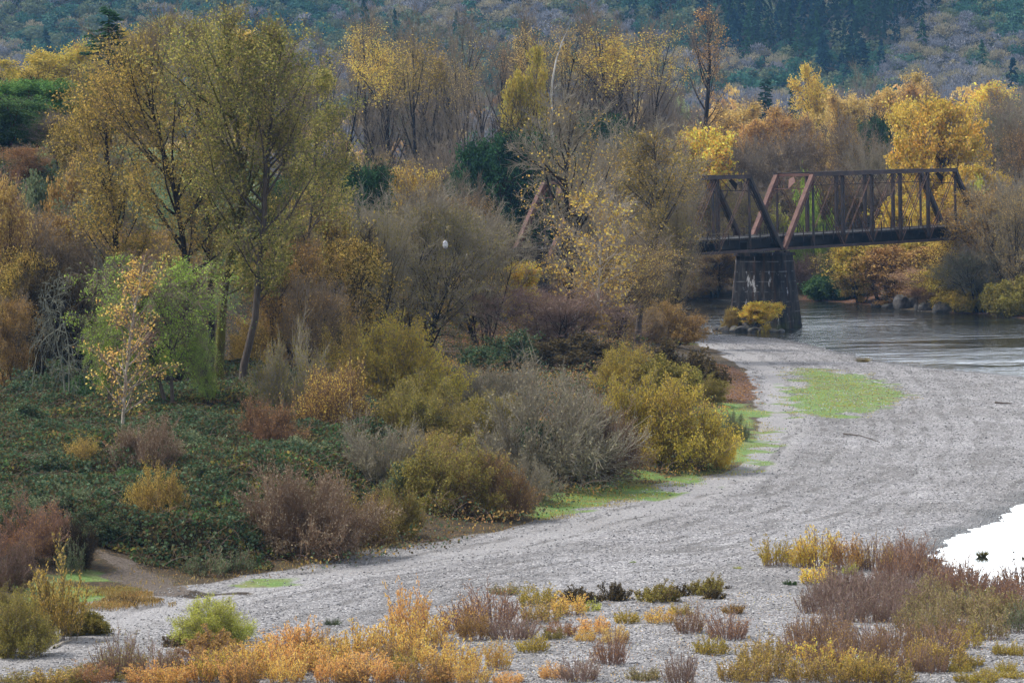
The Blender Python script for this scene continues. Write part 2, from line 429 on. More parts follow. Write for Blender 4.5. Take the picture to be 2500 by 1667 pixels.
def bush_geo(seed, H=2.5, R=2.0, ns=40, n2=8, l2=.4, n3=4, l3=.5, nl=7, ls=.08, asp=.5, tw=.008, flat=.0, wig=.08, a2=35, upw=.12, lspread=.12, low=.15, lfmin=0, hang=0.0, base=.35, rad=.02, lumpy=1.0):
    rng = np.random.default_rng(seed)
    wood, crown = Acc(), Acc()
    az = rng.random(ns) * 2 * PI; ct = low + (1 - low) * rng.random(ns); st = np.sqrt(1 - ct * ct)
    lump = lumpy * .52 + (1 - lumpy) * .85 + (.15 + .57 * lumpy) * vnoise(az * 1.5 + 9, ct * 3, .8, seed)
    E = np.stack([np.cos(az) * st * R, np.sin(az) * st * R, ct * H], -1) * lump[:, None] * (.85 + .2 * rng.random((ns, 1)))
    b = base * R * np.sqrt(rng.random(ns))
    S = np.stack([np.cos(az) * b, np.sin(az) * b, np.full(ns, -.1)], -1)
    D = E - S; L = np.linalg.norm(D, axis=1); D = norm(D); D[:, 2] -= upw
    P = grow(S, D, L, 7, wig * .6, upw * .45, rng)
    R1 = rad * (1 - .75 * np.linspace(0, 1, 8))[None] * (.7 + .6 * rng.random((ns, 1)))
    wood.add(*tubes(P, R1, 4), smooth=True)
    S, D, t2, r2, par = kids(P, R1, n2, .22, 1.0, math.radians(a2), rng)
    L2 = np.repeat(L, n2) * l2 * (1.1 - .5 * t2) * (.6 + .7 * rng.random(len(t2)))
    P2 = grow(S, D, L2, 3, wig, upw * .5, rng)
    R2 = np.full((len(S), 4), tw * 1.5) * np.array([1, .85, .7, .5])
    crown.add(*tubes(P2, R2, 3), 1)
    S, D, t3, r3, _ = kids(P2, R2, n3, .15, 1.0, math.radians(a2), rng)
    L3 = np.repeat(L2, n3) * l3 * (.6 + .8 * rng.random(len(t3)))
    P3 = grow(S, D, L3, 2, wig, upw * .5 - hang, rng)
    crown.add(*tubes(P3, np.full((len(S), 3), tw) * np.array([1, .8, .5]), 3), 1)
    if nl > 0:
        N = len(P3); f = rng.random((N, nl)) * 1.999; i = f.astype(int); f = (f - i)[..., None]
        A = P3[np.arange(N)[:, None], i]; B = P3[np.arange(N)[:, None], i + 1]
        C = A + (B - A) * f + rng.normal(0, lspread * .5, (N, nl, 3))
        C = C[rng.random((N, nl)) < np.clip((P3[:, 0, 2] / H - lfmin) / .2 + .5, 0, 1)[:, None]]
        C[:, 2] = np.maximum(C[:, 2], .02)
        V, Q, rn = leafquads(C, ls, rng, asp, hang)
        crown.add(V, Q, 0, rn)
    return wood, crown

def shoot_geo(seed, H=1.6, R=.8, ns=40, nl=40, ls=.07, asp=.35, spread=.35, k=2, leafmin=.1, tw=.008, bush=.5):
    """upright willow whips with leaves set along them"""
    rng = np.random.default_rng(seed)
    wood, crown = Acc(), Acc()
    az = rng.random(ns) * 2 * PI; b = R * .62 * np.sqrt(rng.random(ns))
    S = np.stack([np.cos(az) * b, np.sin(az) * b, np.full(ns, -.05)], -1)
    le = spread * (.3 + rng.random(ns)); D = np.stack([np.cos(az) * le, np.sin(az) * le, np.ones(ns)], -1)
    L = H * (1.05 - .55 * (b / (R * .62)) ** 2) * (.55 + .45 * rng.random(ns)) * np.where(rng.random(ns) < .12, 1.2, 1)
    P = grow(S, D, L, 6, .07, .03, rng)
    R1 = tw * 1.6 * (1 - .6 * np.linspace(0, 1, 7))[None] * np.ones((ns, 1))
    wood.add(*tubes(P, R1, 3))
    S, D, t2, r2, _ = kids(P, R1, k * 3, .15, .98, .55, rng)
    L2 = np.repeat(L, k * 3) * .26 * (1.15 - .6 * t2) * (.5 + rng.random(len(t2)))
    P2 = grow(S, D, L2, 3, .09, .06, rng)
    crown.add(*tubes(P2, np.full((len(S), 4), tw) * np.array([1, .9, .7, .5]), 3), 1)
    if nl > 0:
        N = len(P2); m = max(1, nl // (k * 3))
        f = rng.random((N, m)) * 2.999; i = f.astype(int); f = (f - i)[..., None]
        A = P2[np.arange(N)[:, None], i]; B = P2[np.arange(N)[:, None], i + 1]
        C = A + (B - A) * f + rng.normal(0, .035, (N, m, 3))
        kp = rng.random((N, m)) < np.clip((C[..., 2] / H - leafmin) / .2 + .4, 0, 1)
        ax = np.repeat(norm(P2[:, -1] - P2[:, 0])[:, None], m, 1)
        V, Q, rn = leafquads(C[kp], ls, rng, asp, 0, ax[kp]); crown.add(V, Q, 0, rn)
    return wood, crown

def tuft_geo(seed, H=.4, R=.3, n=140, w=.012):
    rng = np.random.default_rng(seed); c = Acc()
    az = rng.random(n) * 2 * PI; b = R * .5 * np.sqrt(rng.random(n)); le = .2 + .9 * rng.random(n)
    S = np.stack([np.cos(az) * b, np.sin(az) * b, np.full(n, -.02)], -1)
    D = np.stack([np.cos(az) * le, np.sin(az) * le, np.ones(n)], -1)
    P = grow(S, D, H * (.6 + .5 * rng.random(n)), 3, .05, -.16, rng)
    V, Q = tubes(P, np.full((n, 4), w) * np.array([1, .9, .6, .15]), 3)
    c.add(V, Q, 0, np.repeat(rng.random(n), 12)); return Acc(), c

def conifer_geo(seed, H=24, R=3.5, cb=.08, n1=90, irregular=0.0, r0=.3, nl=26, ls=.55, droop=.12):
    rng = np.random.default_rng(seed); wood, crown = Acc(), Acc()
    P = grow(np.array([[0, 0, -.3]]), np.array([[0, 0, 1.0]]), np.array([H + .3]), 14, .01, .02, rng)
    R_ = r0 * (1 - .95 * np.linspace(0, 1, 15))[None]
    wood.add(*tubes(P, R_, 7), smooth=True)
    S, D, t, r, _ = kids(P, R_, n1, cb, .99, math.radians(80), rng, .12)
    u = (t - cb) / (1 - cb)
    L = R * np.clip(1.03 - u, .05, 1) ** .8 * (1 - irregular * rng.random(len(t)))
    D[:, 2] += -.15 + .4 * u
    P1 = grow(S, D, L, 5, .06, -droop * .3, rng)
    wood.add(*tubes(P1, np.minimum(r * .3, .05)[:, None] * (1 - .8 * np.linspace(0, 1, 6))[None], 3))
    N = len(P1); m = np.maximum(4, (nl * L / R)).astype(int)
    idx = np.repeat(np.arange(N), m); f = (.12 + .88 * rng.random(len(idx))) * 4.999; i = f.astype(int); f = (f - i)[:, None]
    A = P1[idx, i]; B = P1[idx, i + 1]; T = norm(B - A)
    C = A + (B - A) * f; side = norm(np.cross(T, np.array([0, 0, 1.0]))) * np.where(rng.random(len(idx)) < .5, -1, 1)[:, None]
    ax = norm(T * .6 + side); C = C + ax * ls * .4 + rng.normal(0, ls * .12, C.shape)
    V, Q, rn = leafquads(C, ls, rng, .42, droop, ax); crown.add(V, Q, 0, rn)
    return wood, crown

def arch(name, geo, twig='twig', bark='bark', pal='olive', **kw):
    """builds one plant shape; its width and height are measured so that copies can be scaled to size"""
    wood, crown = geo(**kw)
    Vc = crown.verts(); r = np.hypot(Vc[:, 0], Vc[:, 1])
    w = 2 * np.percentile(r, 95); h = np.percentile(Vc[:, 2], 99.6)
    wm = wood.mesh(name + '_wood', [barkmat(bark)]) if wood.n else None
    cm = crown.mesh(name + '_crown', [leafmat(pal), barkmat(twig)])
    ARCH[name] = (wm, cm, w, h)

SHRUB_PARTS = ('stems', 'foliage'); TREE_PARTS = ('trunk', 'crown')
_cnt = {}
RNG = random.Random(7)
def plant(kind, arch_name, loc, w, h, label, cat, pal=None, twig=None, bark=None, group=None, parts=TREE_PARTS, rz=None, depth=1.0):
    wm, cm, aw, ah = ARCH[arch_name]
    k = _cnt.get(kind, 0); _cnt[kind] = k + 1
    sx, sz = w / aw, h / ah
    rz = RNG.random() * 6.28 if rz is None else rz
    def dress(o, mats):
        for i, m in enumerate(mats):
            if m is not None and i < len(o.material_slots):
                o.material_slots[i].link = 'OBJECT'; o.material_slots[i].material = m
    crown_m = [leafmat(pal) if pal else None, barkmat(twig) if twig else None]
    if wm is None:
        r = link(kind, cm); dress(r, crown_m)
    else:
        r = bpy.data.objects.new(kind, None); COL.objects.link(r); r.empty_display_size = .3
        a = link(parts[0], wm, r); b = link(parts[1], cm, r)
        dress(a, [barkmat(bark) if bark else None]); dress(b, crown_m)
    r.location = loc; r.rotation_euler = (0, 0, rz); r.scale = (sx, sx * depth, sz)
    tag(r, label, cat, group); return r

def seen_at(u, vtop, Y, wpx, dz=0.0):
    """ground point, width and height of a plant that stands at distance Y, centred on u with its top at vtop"""
    p = at(u, 800, Y); g = gz(p[0], Y) - dz
    top = at(u, vtop, Y)
    # follow the slight lean of the view so that the crown, not the root, sits at u
    return (top[0], Y, g), wpx * 1.18 * Y / F, max(.3, top[2] - g)
# ------------------------------------------------------------------ ground
def spaced(parts):
    out = []
    for a, b, s in parts: out.append(np.arange(a, b, s))
    return np.concatenate(out)
gx = spaced([(-900, -300, 40), (-300, -120, 9), (-120, -75, 1.5), (-75, 75, .5), (75, 130, 1.5), (130, 300, 9), (300, 901, 40)])
gy = spaced([(-40, 120, 20), (120, 152, 4), (152, 340, .5), (340, 620, .8), (620, 900, 6), (900, 2000, 9), (2000, 2900, 45)])
GX, GY = np.meshgrid(gx, gy); nx, ny = len(gx), len(gy)
gxf, gyf = GX.ravel(), GY.ravel()
GZ = height(gxf, gyf)
near = (np.abs(gxf) < 130) & (gyf > 120) & (gyf < 660)
def zone(polys, soft, rag=1.0):
    m = np.zeros(len(gxf))
    for p in polys:
        d = np.full(len(gxf), 99.0); d[near] = sdf(gxf[near], gyf[near], p)
        d = d + (vnoise(gxf, gyf, 2.2, 3) - .5) * soft * 1.6 * rag + (vnoise(gxf, gyf, .8, 4) - .5) * soft * .6 * rag
        m = np.maximum(m, sstep(.5 - d / soft))
    return m
dbank = np.full(len(gxf), 99.0); dbank[near] = sdf(gxf[near], gyf[near], BANK)
driv = np.full(len(gxf), 99.0); driv[near] = sdf(gxf[near], gyf[near], RIVER)
dpond = np.full(len(gxf), 99.0); dpond[near] = sdf(gxf[near], gyf[near], POND)
far = (gyf > 540 - 0.75 * np.clip(gxf, -40, 200) + 14) | (gyf > 620)
soil = np.maximum(sstep(.5 - (dbank + (vnoise(gxf, gyf, 2.4, 8) - .5) * 1.0) / 1.0), far.astype(float))
soil[~near] = 1
a_grass = zone(GRASS, 3.4, .8); a_grass = a_grass * (.72 + .5 * vnoise(gxf, gyf, 3.2, 14) ** .8) * (.85 + .3 * vnoise(gxf, gyf, 1.1, 15)); a_lit = zone(LITTER, 1.6, .35); a_dirt = zone([DIRT], 1.2)
hillgrass = sstep((gzz := GZ - 6) / 4) * (gyf < 700) * (gxf < 0)
a_grass = np.maximum(a_grass, hillgrass * .8)
dtr = np.full(len(gxf), 99.0); dtr[near] = dline(gxf[near], gyf[near], TRACK)
GZ = GZ - .05 * np.exp(-((dtr - 1.0) / .35) ** 2) * (gyf < 560)
wet = sstep(1 - np.clip(np.minimum(driv, dpond) + (vnoise(gxf, gyf, 1.7, 19) - .5) * 2.2, 0, 9) / 2.8)

def ground_material():
    t = NT('river_ground'); P = t.pos()
    def vor(scale, feat='F1'):
        v = t.n('ShaderNodeTexVoronoi', feature=feat); v.inputs['Scale'].default_value = scale; t.l(P, v.inputs['Vector']); return v
    v1 = vor(7.5); v2 = vor(17.0)
    stone = t.ramp(t.n('ShaderNodeSeparateColor').outputs[0], [(0, (0, 0, 0)), (1, (1, 1, 1))])
    s1 = t.n('ShaderNodeSeparateColor'); t.l(v1.outputs['Color'], s1.inputs[0])
    s2 = t.n('ShaderNodeSeparateColor'); t.l(v2.outputs['Color'], s2.inputs[0])
    ca = t.ramp(s1.outputs[0], [(0, (.07, .07, .074)), (.35, (.18, .176, .178)), (.7, (.31, .302, .30)), (.93, (.50, .49, .48)), (1, (.74, .73, .71))])
    cb = t.ramp(s2.outputs[0], [(0, (.09, .09, .092)), (.5, (.24, .234, .234)), (1, (.50, .49, .48))])
    grav = t.mix(.42, ca, cb)
    PR = t.mapping(P, (1, 1, 1), (.5, .4, .65))
    big = t.noise(PR, .11, 4, .6)
    grav = t.mix(1.0, grav, t.ramp(big, [(.3, (.80, .775, .76)), (.7, (1.25, 1.23, 1.25))]), 'MULTIPLY')
    # long wash lines laid down by floods
    rip = t.noise(t.mapping(P, (.30, .55, 1), (.3, .2, .5)), 1.2, 4, .6, .6)
    grav = t.mix(t.math('MULTIPLY', t.ramp(rip, [(.50, 0), (.68, 1)]), .30), grav, (.13, .125, .125))
    # wheel tracks: finer and paler, with two darker ruts
    d = t.attr('track')
    intrk = t.ramp(t.math('ADD', t.math('DIVIDE', d, 6.0), t.math('MULTIPLY', t.noise(PR, .5, 3), .12)), [(.38, 1), (.60, 0)])
    grav = t.mix(t.math('MULTIPLY', intrk, .6), grav, t.mix(.45, (.42, .40, .395), cb))
    wob = t.math('MULTIPLY', t.noise(PR, .10, 3), 7.0)
    ph = t.math('SINE', t.math('MULTIPLY_ADD', d, 3.1, wob))
    ph2 = t.math('SINE', t.math('MULTIPLY_ADD', d, 1.05, wob))
    rut = t.math('MULTIPLY', t.ramp(ph, [(.40, 0), (.80, 1)]), t.ramp(t.noise(PR, .30, 4), [(.40, 0), (.60, .62)]))
    rut = t.math('MAXIMUM', rut, t.math('MULTIPLY', t.ramp(ph2, [(.55, 0), (.95, 1)]), t.ramp(t.noise(PR, .16, 4), [(.42, 0), (.62, .6)])))
    rut = t.math('MULTIPLY', rut, t.ramp(t.math('DIVIDE', d, 40.0), [(.3, 1), (1, 0)]))
    grav = t.mix(rut, grav, (.115, .106, .098))
    grav = t.mix(t.math('MULTIPLY', t.attr('wet'), .85), grav, (.06, .056, .05))
    # soils
    n1 = t.noise(P, .8, 5, .65); n2 = t.noise(P, 5.0, 3, .6)
    so = t.ramp(n1, [(.3, (.035, .03, .02)), (.5, (.075, .055, .032)), (.7, (.10, .085, .04))])
    so = t.mix(t.ramp(n2, [(.56, 0), (.66, 1)]), so, (.20, .11, .045))
    edge = t.ramp(t.math('ADD', t.attr('soil'), t.math('MULTIPLY_ADD', n2, .8, -.4)), [(.4, 0), (.6, 1)])
    col = t.mix(edge, grav, so)
    gr = t.ramp(t.noise(P, 2.6, 5, .7), [(.25, (.09, .15, .04)), (.5, (.155, .25, .065)), (.75, (.23, .33, .11))])
    gr = t.mix(t.ramp(t.noise(P, .45, 4, .6), [(.50, 0), (.72, .8)]), gr, (.27, .22, .11))
    ge = t.ramp(t.math('ADD', t.attr('grass'), t.math('MULTIPLY_ADD', t.noise(P, 1.4, 5, .7), .6, -.3)), [(.30, 0), (.66, 1)])
    col = t.mix(ge, col, gr)
    dr = t.ramp(n2, [(.35, (.10, .078, .06)), (.65, (.17, .138, .112))])
    col = t.mix(t.ramp(t.math('ADD', t.attr('dirt'), t.math('MULTIPLY_ADD', n2, .5, -.25)), [(.35, 0), (.65, 1)]), col, dr)
    s3 = t.n('ShaderNodeSeparateColor'); t.l(v2.outputs['Color'], s3.inputs[0])
    lt = t.ramp(s3.outputs[1], [(0, (.05, .026, .018)), (.55, (.085, .042, .028)), (.85, (.20, .095, .045)), (1, (.40, .22, .10))])
    le = t.ramp(t.math('ADD', t.attr('litter'), t.math('MULTIPLY_ADD', t.noise(P, 1.7, 4), .8, -.4)), [(.40, 0), (.60, 1)])
    col = t.mix(le, col, lt)
    # lone fallen leaves on the stones
    lf = t.ramp(s2.outputs[2], [(.986, 0), (.99, 1)])
    col = t.mix(t.math('MULTIPLY', lf, t.ramp(t.noise(PR, .25, 3), [(.5, 0), (.65, .8)])), col, (.42, .27, .12))
    hh = t.math('SUBTRACT', 1.0, v1.outputs['Distance'])
    h = t.math('ADD', t.math('MULTIPLY', hh, .10), t.math('MULTIPLY', t.noise(P, 22, 3), .05))
    rough = t.math('MULTIPLY_ADD', t.attr('wet'), -.3, .86)
    t.principled(col, rough, t.bump(h, .9, 1.0), .2)
    return t.m
MG = ground_material()

gi = np.arange(nx * ny).reshape(ny, nx)
Qg = np.stack([gi[:-1, :-1], gi[:-1, 1:], gi[1:, 1:], gi[1:, :-1]], -1).reshape(-1, 4)
GV = np.stack([gxf, gyf, GZ], -1)
GA = {'soil': soil, 'grass': a_grass, 'litter': a_lit, 'dirt': a_dirt, 'track': np.minimum(dtr, 60), 'wet': wet}
fc = lambda a: a[Qg].mean(1)
f_track = (fc(dtr) < 2.3) & (fc(soil) < .5)
f_dirt = fc(a_dirt) > .5
f_water = (fc(driv) < -.6) | (fc(dpond) < -.6)
f_hill = fc(gyf) > 900
f_grav = (fc(soil) < .5) & ~f_track & ~f_dirt & ~f_water & (fc(near.astype(float)) > .5) & ~f_hill
def sheet(name, mask, label):
    q = Qg[mask]; ids, inv = np.unique(q, return_inverse=True)
    me = mkmesh(name, GV[ids], inv.reshape(-1, 4), [MG], smooth=np.ones(len(q), bool), attrs={k: v[ids] for k, v in GA.items()})
    return tag(link(name, me), label, None, None, 'structure')

def hill_material():
    t = NT('hill_floor'); P = t.pos()
    col = t.ramp(t.noise(P, .05, 5, .6), [(.3, (.03, .035, .025)), (.5, (.05, .05, .035)), (.7, (.08, .07, .055))])
    t.principled(col, .95, None, .1); return t.m
sheet('ground', ~(f_track | f_dirt | f_water | f_hill | f_grav), 'leaf strewn earth of the wooded river banks and valley floor')
sheet('gravel_bar', f_grav, 'wide bar of grey river pebbles curving beside the water')
sheet('vehicle_track', f_track, 'pale worn wheel track curving over the pebbles')
sheet('dirt_path', f_dirt, 'short muddy brown path ending at the gravel')
sheet('riverbed', f_water, 'stony bed under the river and the pool')
hl = sheet('hills', f_hill, 'long wooded hillside rising behind the valley')
hl.data.materials[0] = hill_material()

# ------------------------------------------------------------------ water
def water_sheet(name, poly, grow_, mat, res, label, z=0.0):
    xs = [p[0] for p in poly]; ys = [p[1] for p in poly]
    x = np.arange(min(xs) - 3, max(xs) + 3, res); y = np.arange(min(ys) - 3, max(ys) + 3, res)
    X, Y = np.meshgrid(x, y); d = sdf(X, Y, poly)
    i = np.arange(X.size).reshape(X.shape)
    Q = np.stack([i[:-1, :-1], i[:-1, 1:], i[1:, 1:], i[1:, :-1]], -1).reshape(-1, 4)
    Q = Q[d.ravel()[Q].min(1) < grow_]
    ids, inv = np.unique(Q, return_inverse=True)
    V = np.stack([X.ravel(), Y.ravel(), np.full(X.size, z)], -1)[ids]
    me = mkmesh(name, V, inv.reshape(-1, 4), [mat], smooth=np.ones(len(Q), bool))
    return tag(link(name, me), label, None, None, 'structure')

def river_material():
    t = NT('river_water'); P = t.pos()
    flow = t.mapping(P, (1.3, .8, 1), (0, 0, -.25))
    w0 = t.noise(flow, .22, 2, .5, .5); w1 = t.noise(flow, .75, 3, .55, .5); w2 = t.noise(P, 2.6, 3, .6)
    calm = t.ramp(t.noise(t.mapping(P, (.5, 1.0, 1), (0, 0, -.2)), .055, 3, .6), [(.40, .22), (.58, 1)])
    h = t.math('ADD', t.math('MULTIPLY', w0, .8), t.math('ADD', t.math('MULTIPLY', w1, .42), t.math('MULTIPLY', w2, .11)))
    h = t.math('MULTIPLY', h, calm)
    nrm = t.bump(h, 1.0, 1.0)
    p = t.principled((.012, .015, .012), .075, nrm, .5); p.inputs['IOR'].default_value = 1.333
    # broken white water on the riffles
    return t.m
water_sheet('river', RIVER, 1.4, river_material(), 1.2, 'dark rippled river sliding under the steel bridge')
def pond_material():
    t = NT('still_water'); P = t.pos()
    p = t.principled((.02, .024, .02), .015, t.bump(t.noise(t.mapping(P, (1, .5, 1)), 1.5, 2), .02, .3), .5); p.inputs['IOR'].default_value = 1.333
    return t.m
water_sheet('pool', POND, 1.4, pond_material(), .8, 'still pool shining white beside the gravel')

# ------------------------------------------------------------------ stones on the bar
def stone_unit(seed):
    r = np.random.default_rng(seed)
    V = np.array([[0, 0, 1], [1, 0, .1], [0, 1, .05], [-1, 0, .12], [0, -1, .08], [0, 0, -.7]], float) * (1 + r.normal(0, .18, (6, 1)))
    return V
STF = np.array([[0, 1, 2], [0, 2, 3], [0, 3, 4], [0, 4, 1], [5, 2, 1], [5, 3, 2], [5, 4, 3], [5, 1, 4]])
def scatter_stones():
    rng = np.random.default_rng(3); n = 200000
    y = 160 + 400 * rng.random(n) ** 2.6; x = (rng.random(n) - .5) * 2 * (y * .125 + 8)
    d = sdf(x, y, BANK); dd = np.minimum(sdf(x, y, POND), sdf(x, y, RIVER))
    k = (d > .4) & (dd > -.8) & (dline(x, y, TRACK) > 1.2 * rng.random(n) * 2)
    x, y = x[k], y[k]; n = len(x); z = height(x, y)
    s = .028 + .05 * rng.random(n) ** 3 + .03 * np.clip((y - 160) / 200, 0, 1)
    a = rng.random(n) * 6.28; fl = .45 + .3 * rng.random(n); el = .7 + .6 * rng.random(n)
    U = np.stack([stone_unit(i) for i in range(16)])[rng.integers(0, 16, n)]
    X = U[..., 0] * el[:, None]; Yv = U[..., 1]
    V = np.stack([(X * np.cos(a)[:, None] - Yv * np.sin(a)[:, None]) * s[:, None] + x[:, None], (X * np.sin(a)[:, None] + Yv * np.cos(a)[:, None]) * s[:, None] + y[:, None],
                  U[..., 2] * (s * fl)[:, None] + z[:, None] + .004], -1).reshape(-1, 3)
    Fc = (STF[None] + (np.arange(n) * 6)[:, None, None]).reshape(-1, 3)
    t = NT('pebble'); col = t.ramp(t.attr('rnd'), [(0, (.07, .07, .075)), (.3, (.18, .175, .178)), (.7, (.33, .322, .32)), (.9, (.50, .49, .48)), (1, (.74, .72, .70))])
    t.principled(col, .8, None, .2)
    me = mkmesh('pebbles', V, Fc, [t.m], rnd=np.repeat(rng.random(n), 6))
    tag(link('pebbles', me), 'loose grey pebbles strewn over the gravel bar', None, None, 'stuff')
scatter_stones()

# ------------------------------------------------------------------ ground cover that nobody could count
def cover(name, polys, n, mats, hfun, thick, size, seed, label, asp=.7, upright=0.0, lo=0.0, weights=None, soft=1.2, under=0, canes=0):
    rng = np.random.default_rng(seed); Xs = []; Ys = []
    for p in polys:
        xs = [q[0] for q in p]; ys = [q[1] for q in p]
        m = int(n / len(polys) * 2.2)
        x = min(xs) - 1 + (max(xs) - min(xs) + 2) * rng.random(m); y = min(ys) - 2 + (max(ys) - min(ys) + 4) * rng.random(m)
        k = sdf(x, y, p) + (vnoise(x, y, 1.5, 21) - .5) * soft * 2 < 0
        Xs.append(x[k]); Ys.append(y[k])
    x = np.concatenate(Xs); y = np.concatenate(Ys)
    if len(x) > n: k = rng.permutation(len(x))[:n]; x, y = x[k], y[k]
    z = height(x, y) + hfun(x, y) * (1.06 - thick * rng.random(len(x)) ** 2) + lo
    C = np.stack([x, y, z], -1)
    ax = None
    if upright: ax = np.tile(np.array([0, 0, 1.0]), (len(x), 1)) + rng.normal(0, .35, (len(x), 3))
    V, Q, r = leafquads(C, size, rng, asp, 0, ax)
    pn = vnoise(x, y, 6.5, seed + 1) * .30 + vnoise(x, y, 1.6, seed + 2) * .42 + rng.random(len(x)) * .36
    mi = np.clip(np.searchsorted(weights, pn), 0, len(mats) - 1) if weights else np.zeros(len(x), int)
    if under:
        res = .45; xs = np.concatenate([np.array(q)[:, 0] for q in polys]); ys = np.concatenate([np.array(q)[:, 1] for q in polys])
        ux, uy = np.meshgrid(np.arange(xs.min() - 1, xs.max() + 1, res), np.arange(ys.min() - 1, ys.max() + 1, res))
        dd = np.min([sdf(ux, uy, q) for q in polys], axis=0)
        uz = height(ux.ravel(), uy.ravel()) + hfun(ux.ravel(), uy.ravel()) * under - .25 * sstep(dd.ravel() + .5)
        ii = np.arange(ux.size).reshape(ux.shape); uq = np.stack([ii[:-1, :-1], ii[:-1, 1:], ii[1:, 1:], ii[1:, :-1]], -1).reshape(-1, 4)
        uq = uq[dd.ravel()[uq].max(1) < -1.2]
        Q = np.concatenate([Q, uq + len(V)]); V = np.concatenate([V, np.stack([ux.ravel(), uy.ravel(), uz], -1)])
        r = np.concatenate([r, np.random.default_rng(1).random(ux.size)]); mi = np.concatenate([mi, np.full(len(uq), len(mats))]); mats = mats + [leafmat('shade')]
    if canes:
        j = rng.permutation(len(x))[:canes]; a = rng.random(canes) * 6.28
        S = np.stack([x[j], y[j], height(x[j], y[j]) + hfun(x[j], y[j]) * .75], -1)
        Pc = grow(S, np.stack([np.cos(a) * .7, np.sin(a) * .7, np.full(canes, .9)], -1), .7 + 1.5 * rng.random(canes), 5, .10, -.22, rng)
        Vc, Qc = tubes(Pc, np.full((canes, 6), .014) * np.linspace(1, .5, 6), 3)
        Q = np.concatenate([Q, Qc + len(V)]); V = np.concatenate([V, Vc]); r = np.concatenate([r, np.zeros(len(Vc))])
        mi = np.concatenate([mi, len(mats) + rng.integers(0, 2, len(Pc)).repeat(len(Qc) // len(Pc))]); mats = mats + [barkmat('redtwig'), barkmat('browntwig')]
    me = mkmesh(name, V, Q, mats, mi, r)
    return tag(link(name, me), label, None, None, 'stuff')
THICKET = W2([(-150, 880), (150, 900), (420, 985), (700, 1000), (860, 985), (980, 1010), (1020, 1130), (900, 1220), (640, 1325), (500, 1345), (330, 1342), (200, 1330), (-150, 1320)], 2.4)
def hump(x, y):
    e = np.clip(-sdf(x, y, THICKET) / 2.5, .12, 1)
    return (.35 + 1.2 * vnoise(x, y, 8, 31) ** 1.5 + 1.1 * vnoise(x, y, 3.2, 32) ** 1.5 + .7 * vnoise(x, y, 1.2, 33)) * e
cover('bramble_thicket', [THICKET], 400000, [leafmat('bramble'), leafmat('darkbr'), leafmat('green'), leafmat('oliveb'), leafmat('rust')], hump, .34, .22, 5,
      'dense dark green bramble thicket below the trees', weights=[.58, .70, .78, .90], under=.68, canes=5200)
THROUGH = W2([(-200, 820), (700, 820), (1100, 830), (1500, 830), (1600, 850), (1700, 900), (1760, 1000), (1700, 1100), (1500, 1150), (1250, 1230), (950, 1310), (700, 1330), (600, 1200), (300, 1020), (-200, 900)], 2.4)
cover('undergrowth', [THROUGH], 110000, [leafmat('darkbr'), leafmat('bramble'), leafmat('browngold'), leafmat('rust')], lambda x, y: .3 + 1.1 * vnoise(x, y, 4, 41), .9, .17, 6,
      'low brown and green undergrowth between the bushes', weights=[.42, .60, .78], canes=4000)
cover('fallen_leaves', LITTER, 9000, [leafmat('rust'), leafmat('ambr')], lambda x, y: .02 + 0 * x, 1, .16, 7, 'rusty fallen leaves lying beside the track', weights=[.78])
cover('grass', GRASS[:5], 38000, [leafmat('grassg'), leafmat('broom'), leafmat('drygrass')], lambda x, y: .05 + .16 * vnoise(x, y, 2.2, 9) ** 2, .8, .14, 8, 'short bright green grass in patches on the gravel', asp=.2, upright=1,
      weights=[.34, .58], soft=3.2)
EDGE = [W2([(60, 1560), (190, 1535), (260, 1440), (480, 1432), (640, 1400), (950, 1330), (1200, 1295), (1300, 1262), (1200, 1285), (950, 1312), (700, 1365), (480, 1395), (250, 1420), (150, 1510), (0, 1590)], 1.1),
        W2([(260, 1450), (380, 1450), (420, 1475), (300, 1500), (200, 1500)], 1.0)]
cover('dry_grass', EDGE, 16000, [leafmat('drygrass'), leafmat('browngold'), leafmat('darkbr')], lambda x, y: .12 + .2 * vnoise(x, y, 1.2, 17), .9, .2, 12, 'thin dry grass along the foot of the thicket', asp=.16, upright=1, weights=[.45, .7])

# ------------------------------------------------------------------ the woods on the hill
def hill_units(kind, n, seed):
    out = []
    for s in range(n):
        rng = np.random.default_rng(seed + s)
        if kind == 'conifer':
            m = 170; u = rng.random(m) ** .8; az = rng.random(m) * 6.28; r = (1 - u) * .24 * (.55 + .5 * rng.random(m)) * (.8 + .3 * np.sin(u * 40)) + .012
            C = np.stack([np.cos(az) * r, np.sin(az) * r, .06 + .94 * u], -1)
            ax = np.stack([np.cos(az), np.sin(az), np.full(m, -.45)], -1)
            out.append(leafquads(C, .085, rng, .55, .1, ax))
        elif kind == 'oak':
            m = 330; nb = 11; B = norm(rng.normal(0, 1, (nb, 3))); B[:, 2] = np.abs(B[:, 2]); cc = B * np.array([.36, .36, .30]) + np.array([0, 0, .52])
            w = rng.integers(0, nb, m); D = norm(rng.normal(0, 1, (m, 3))); C = cc[w] + D * .15 * (.6 + .4 * rng.random((m, 1)))
            out.append(leafquads(C, .12, rng, .22, -.1, D + np.array([0, 0, .5])))
        else:
            m = 300; nb = 9; B = norm(rng.normal(0, 1, (nb, 3))); B[:, 2] = np.abs(B[:, 2]); cc = B * np.array([.36, .36, .34]) + np.array([0, 0, .48])
            w = rng.integers(0, nb, m); D = norm(rng.normal(0, 1, (m, 3))); C = cc[w] + D * .22 * (.7 + .3 * rng.random((m, 1)))
            out.append(leafquads(C, .11, rng, .7))
    return out
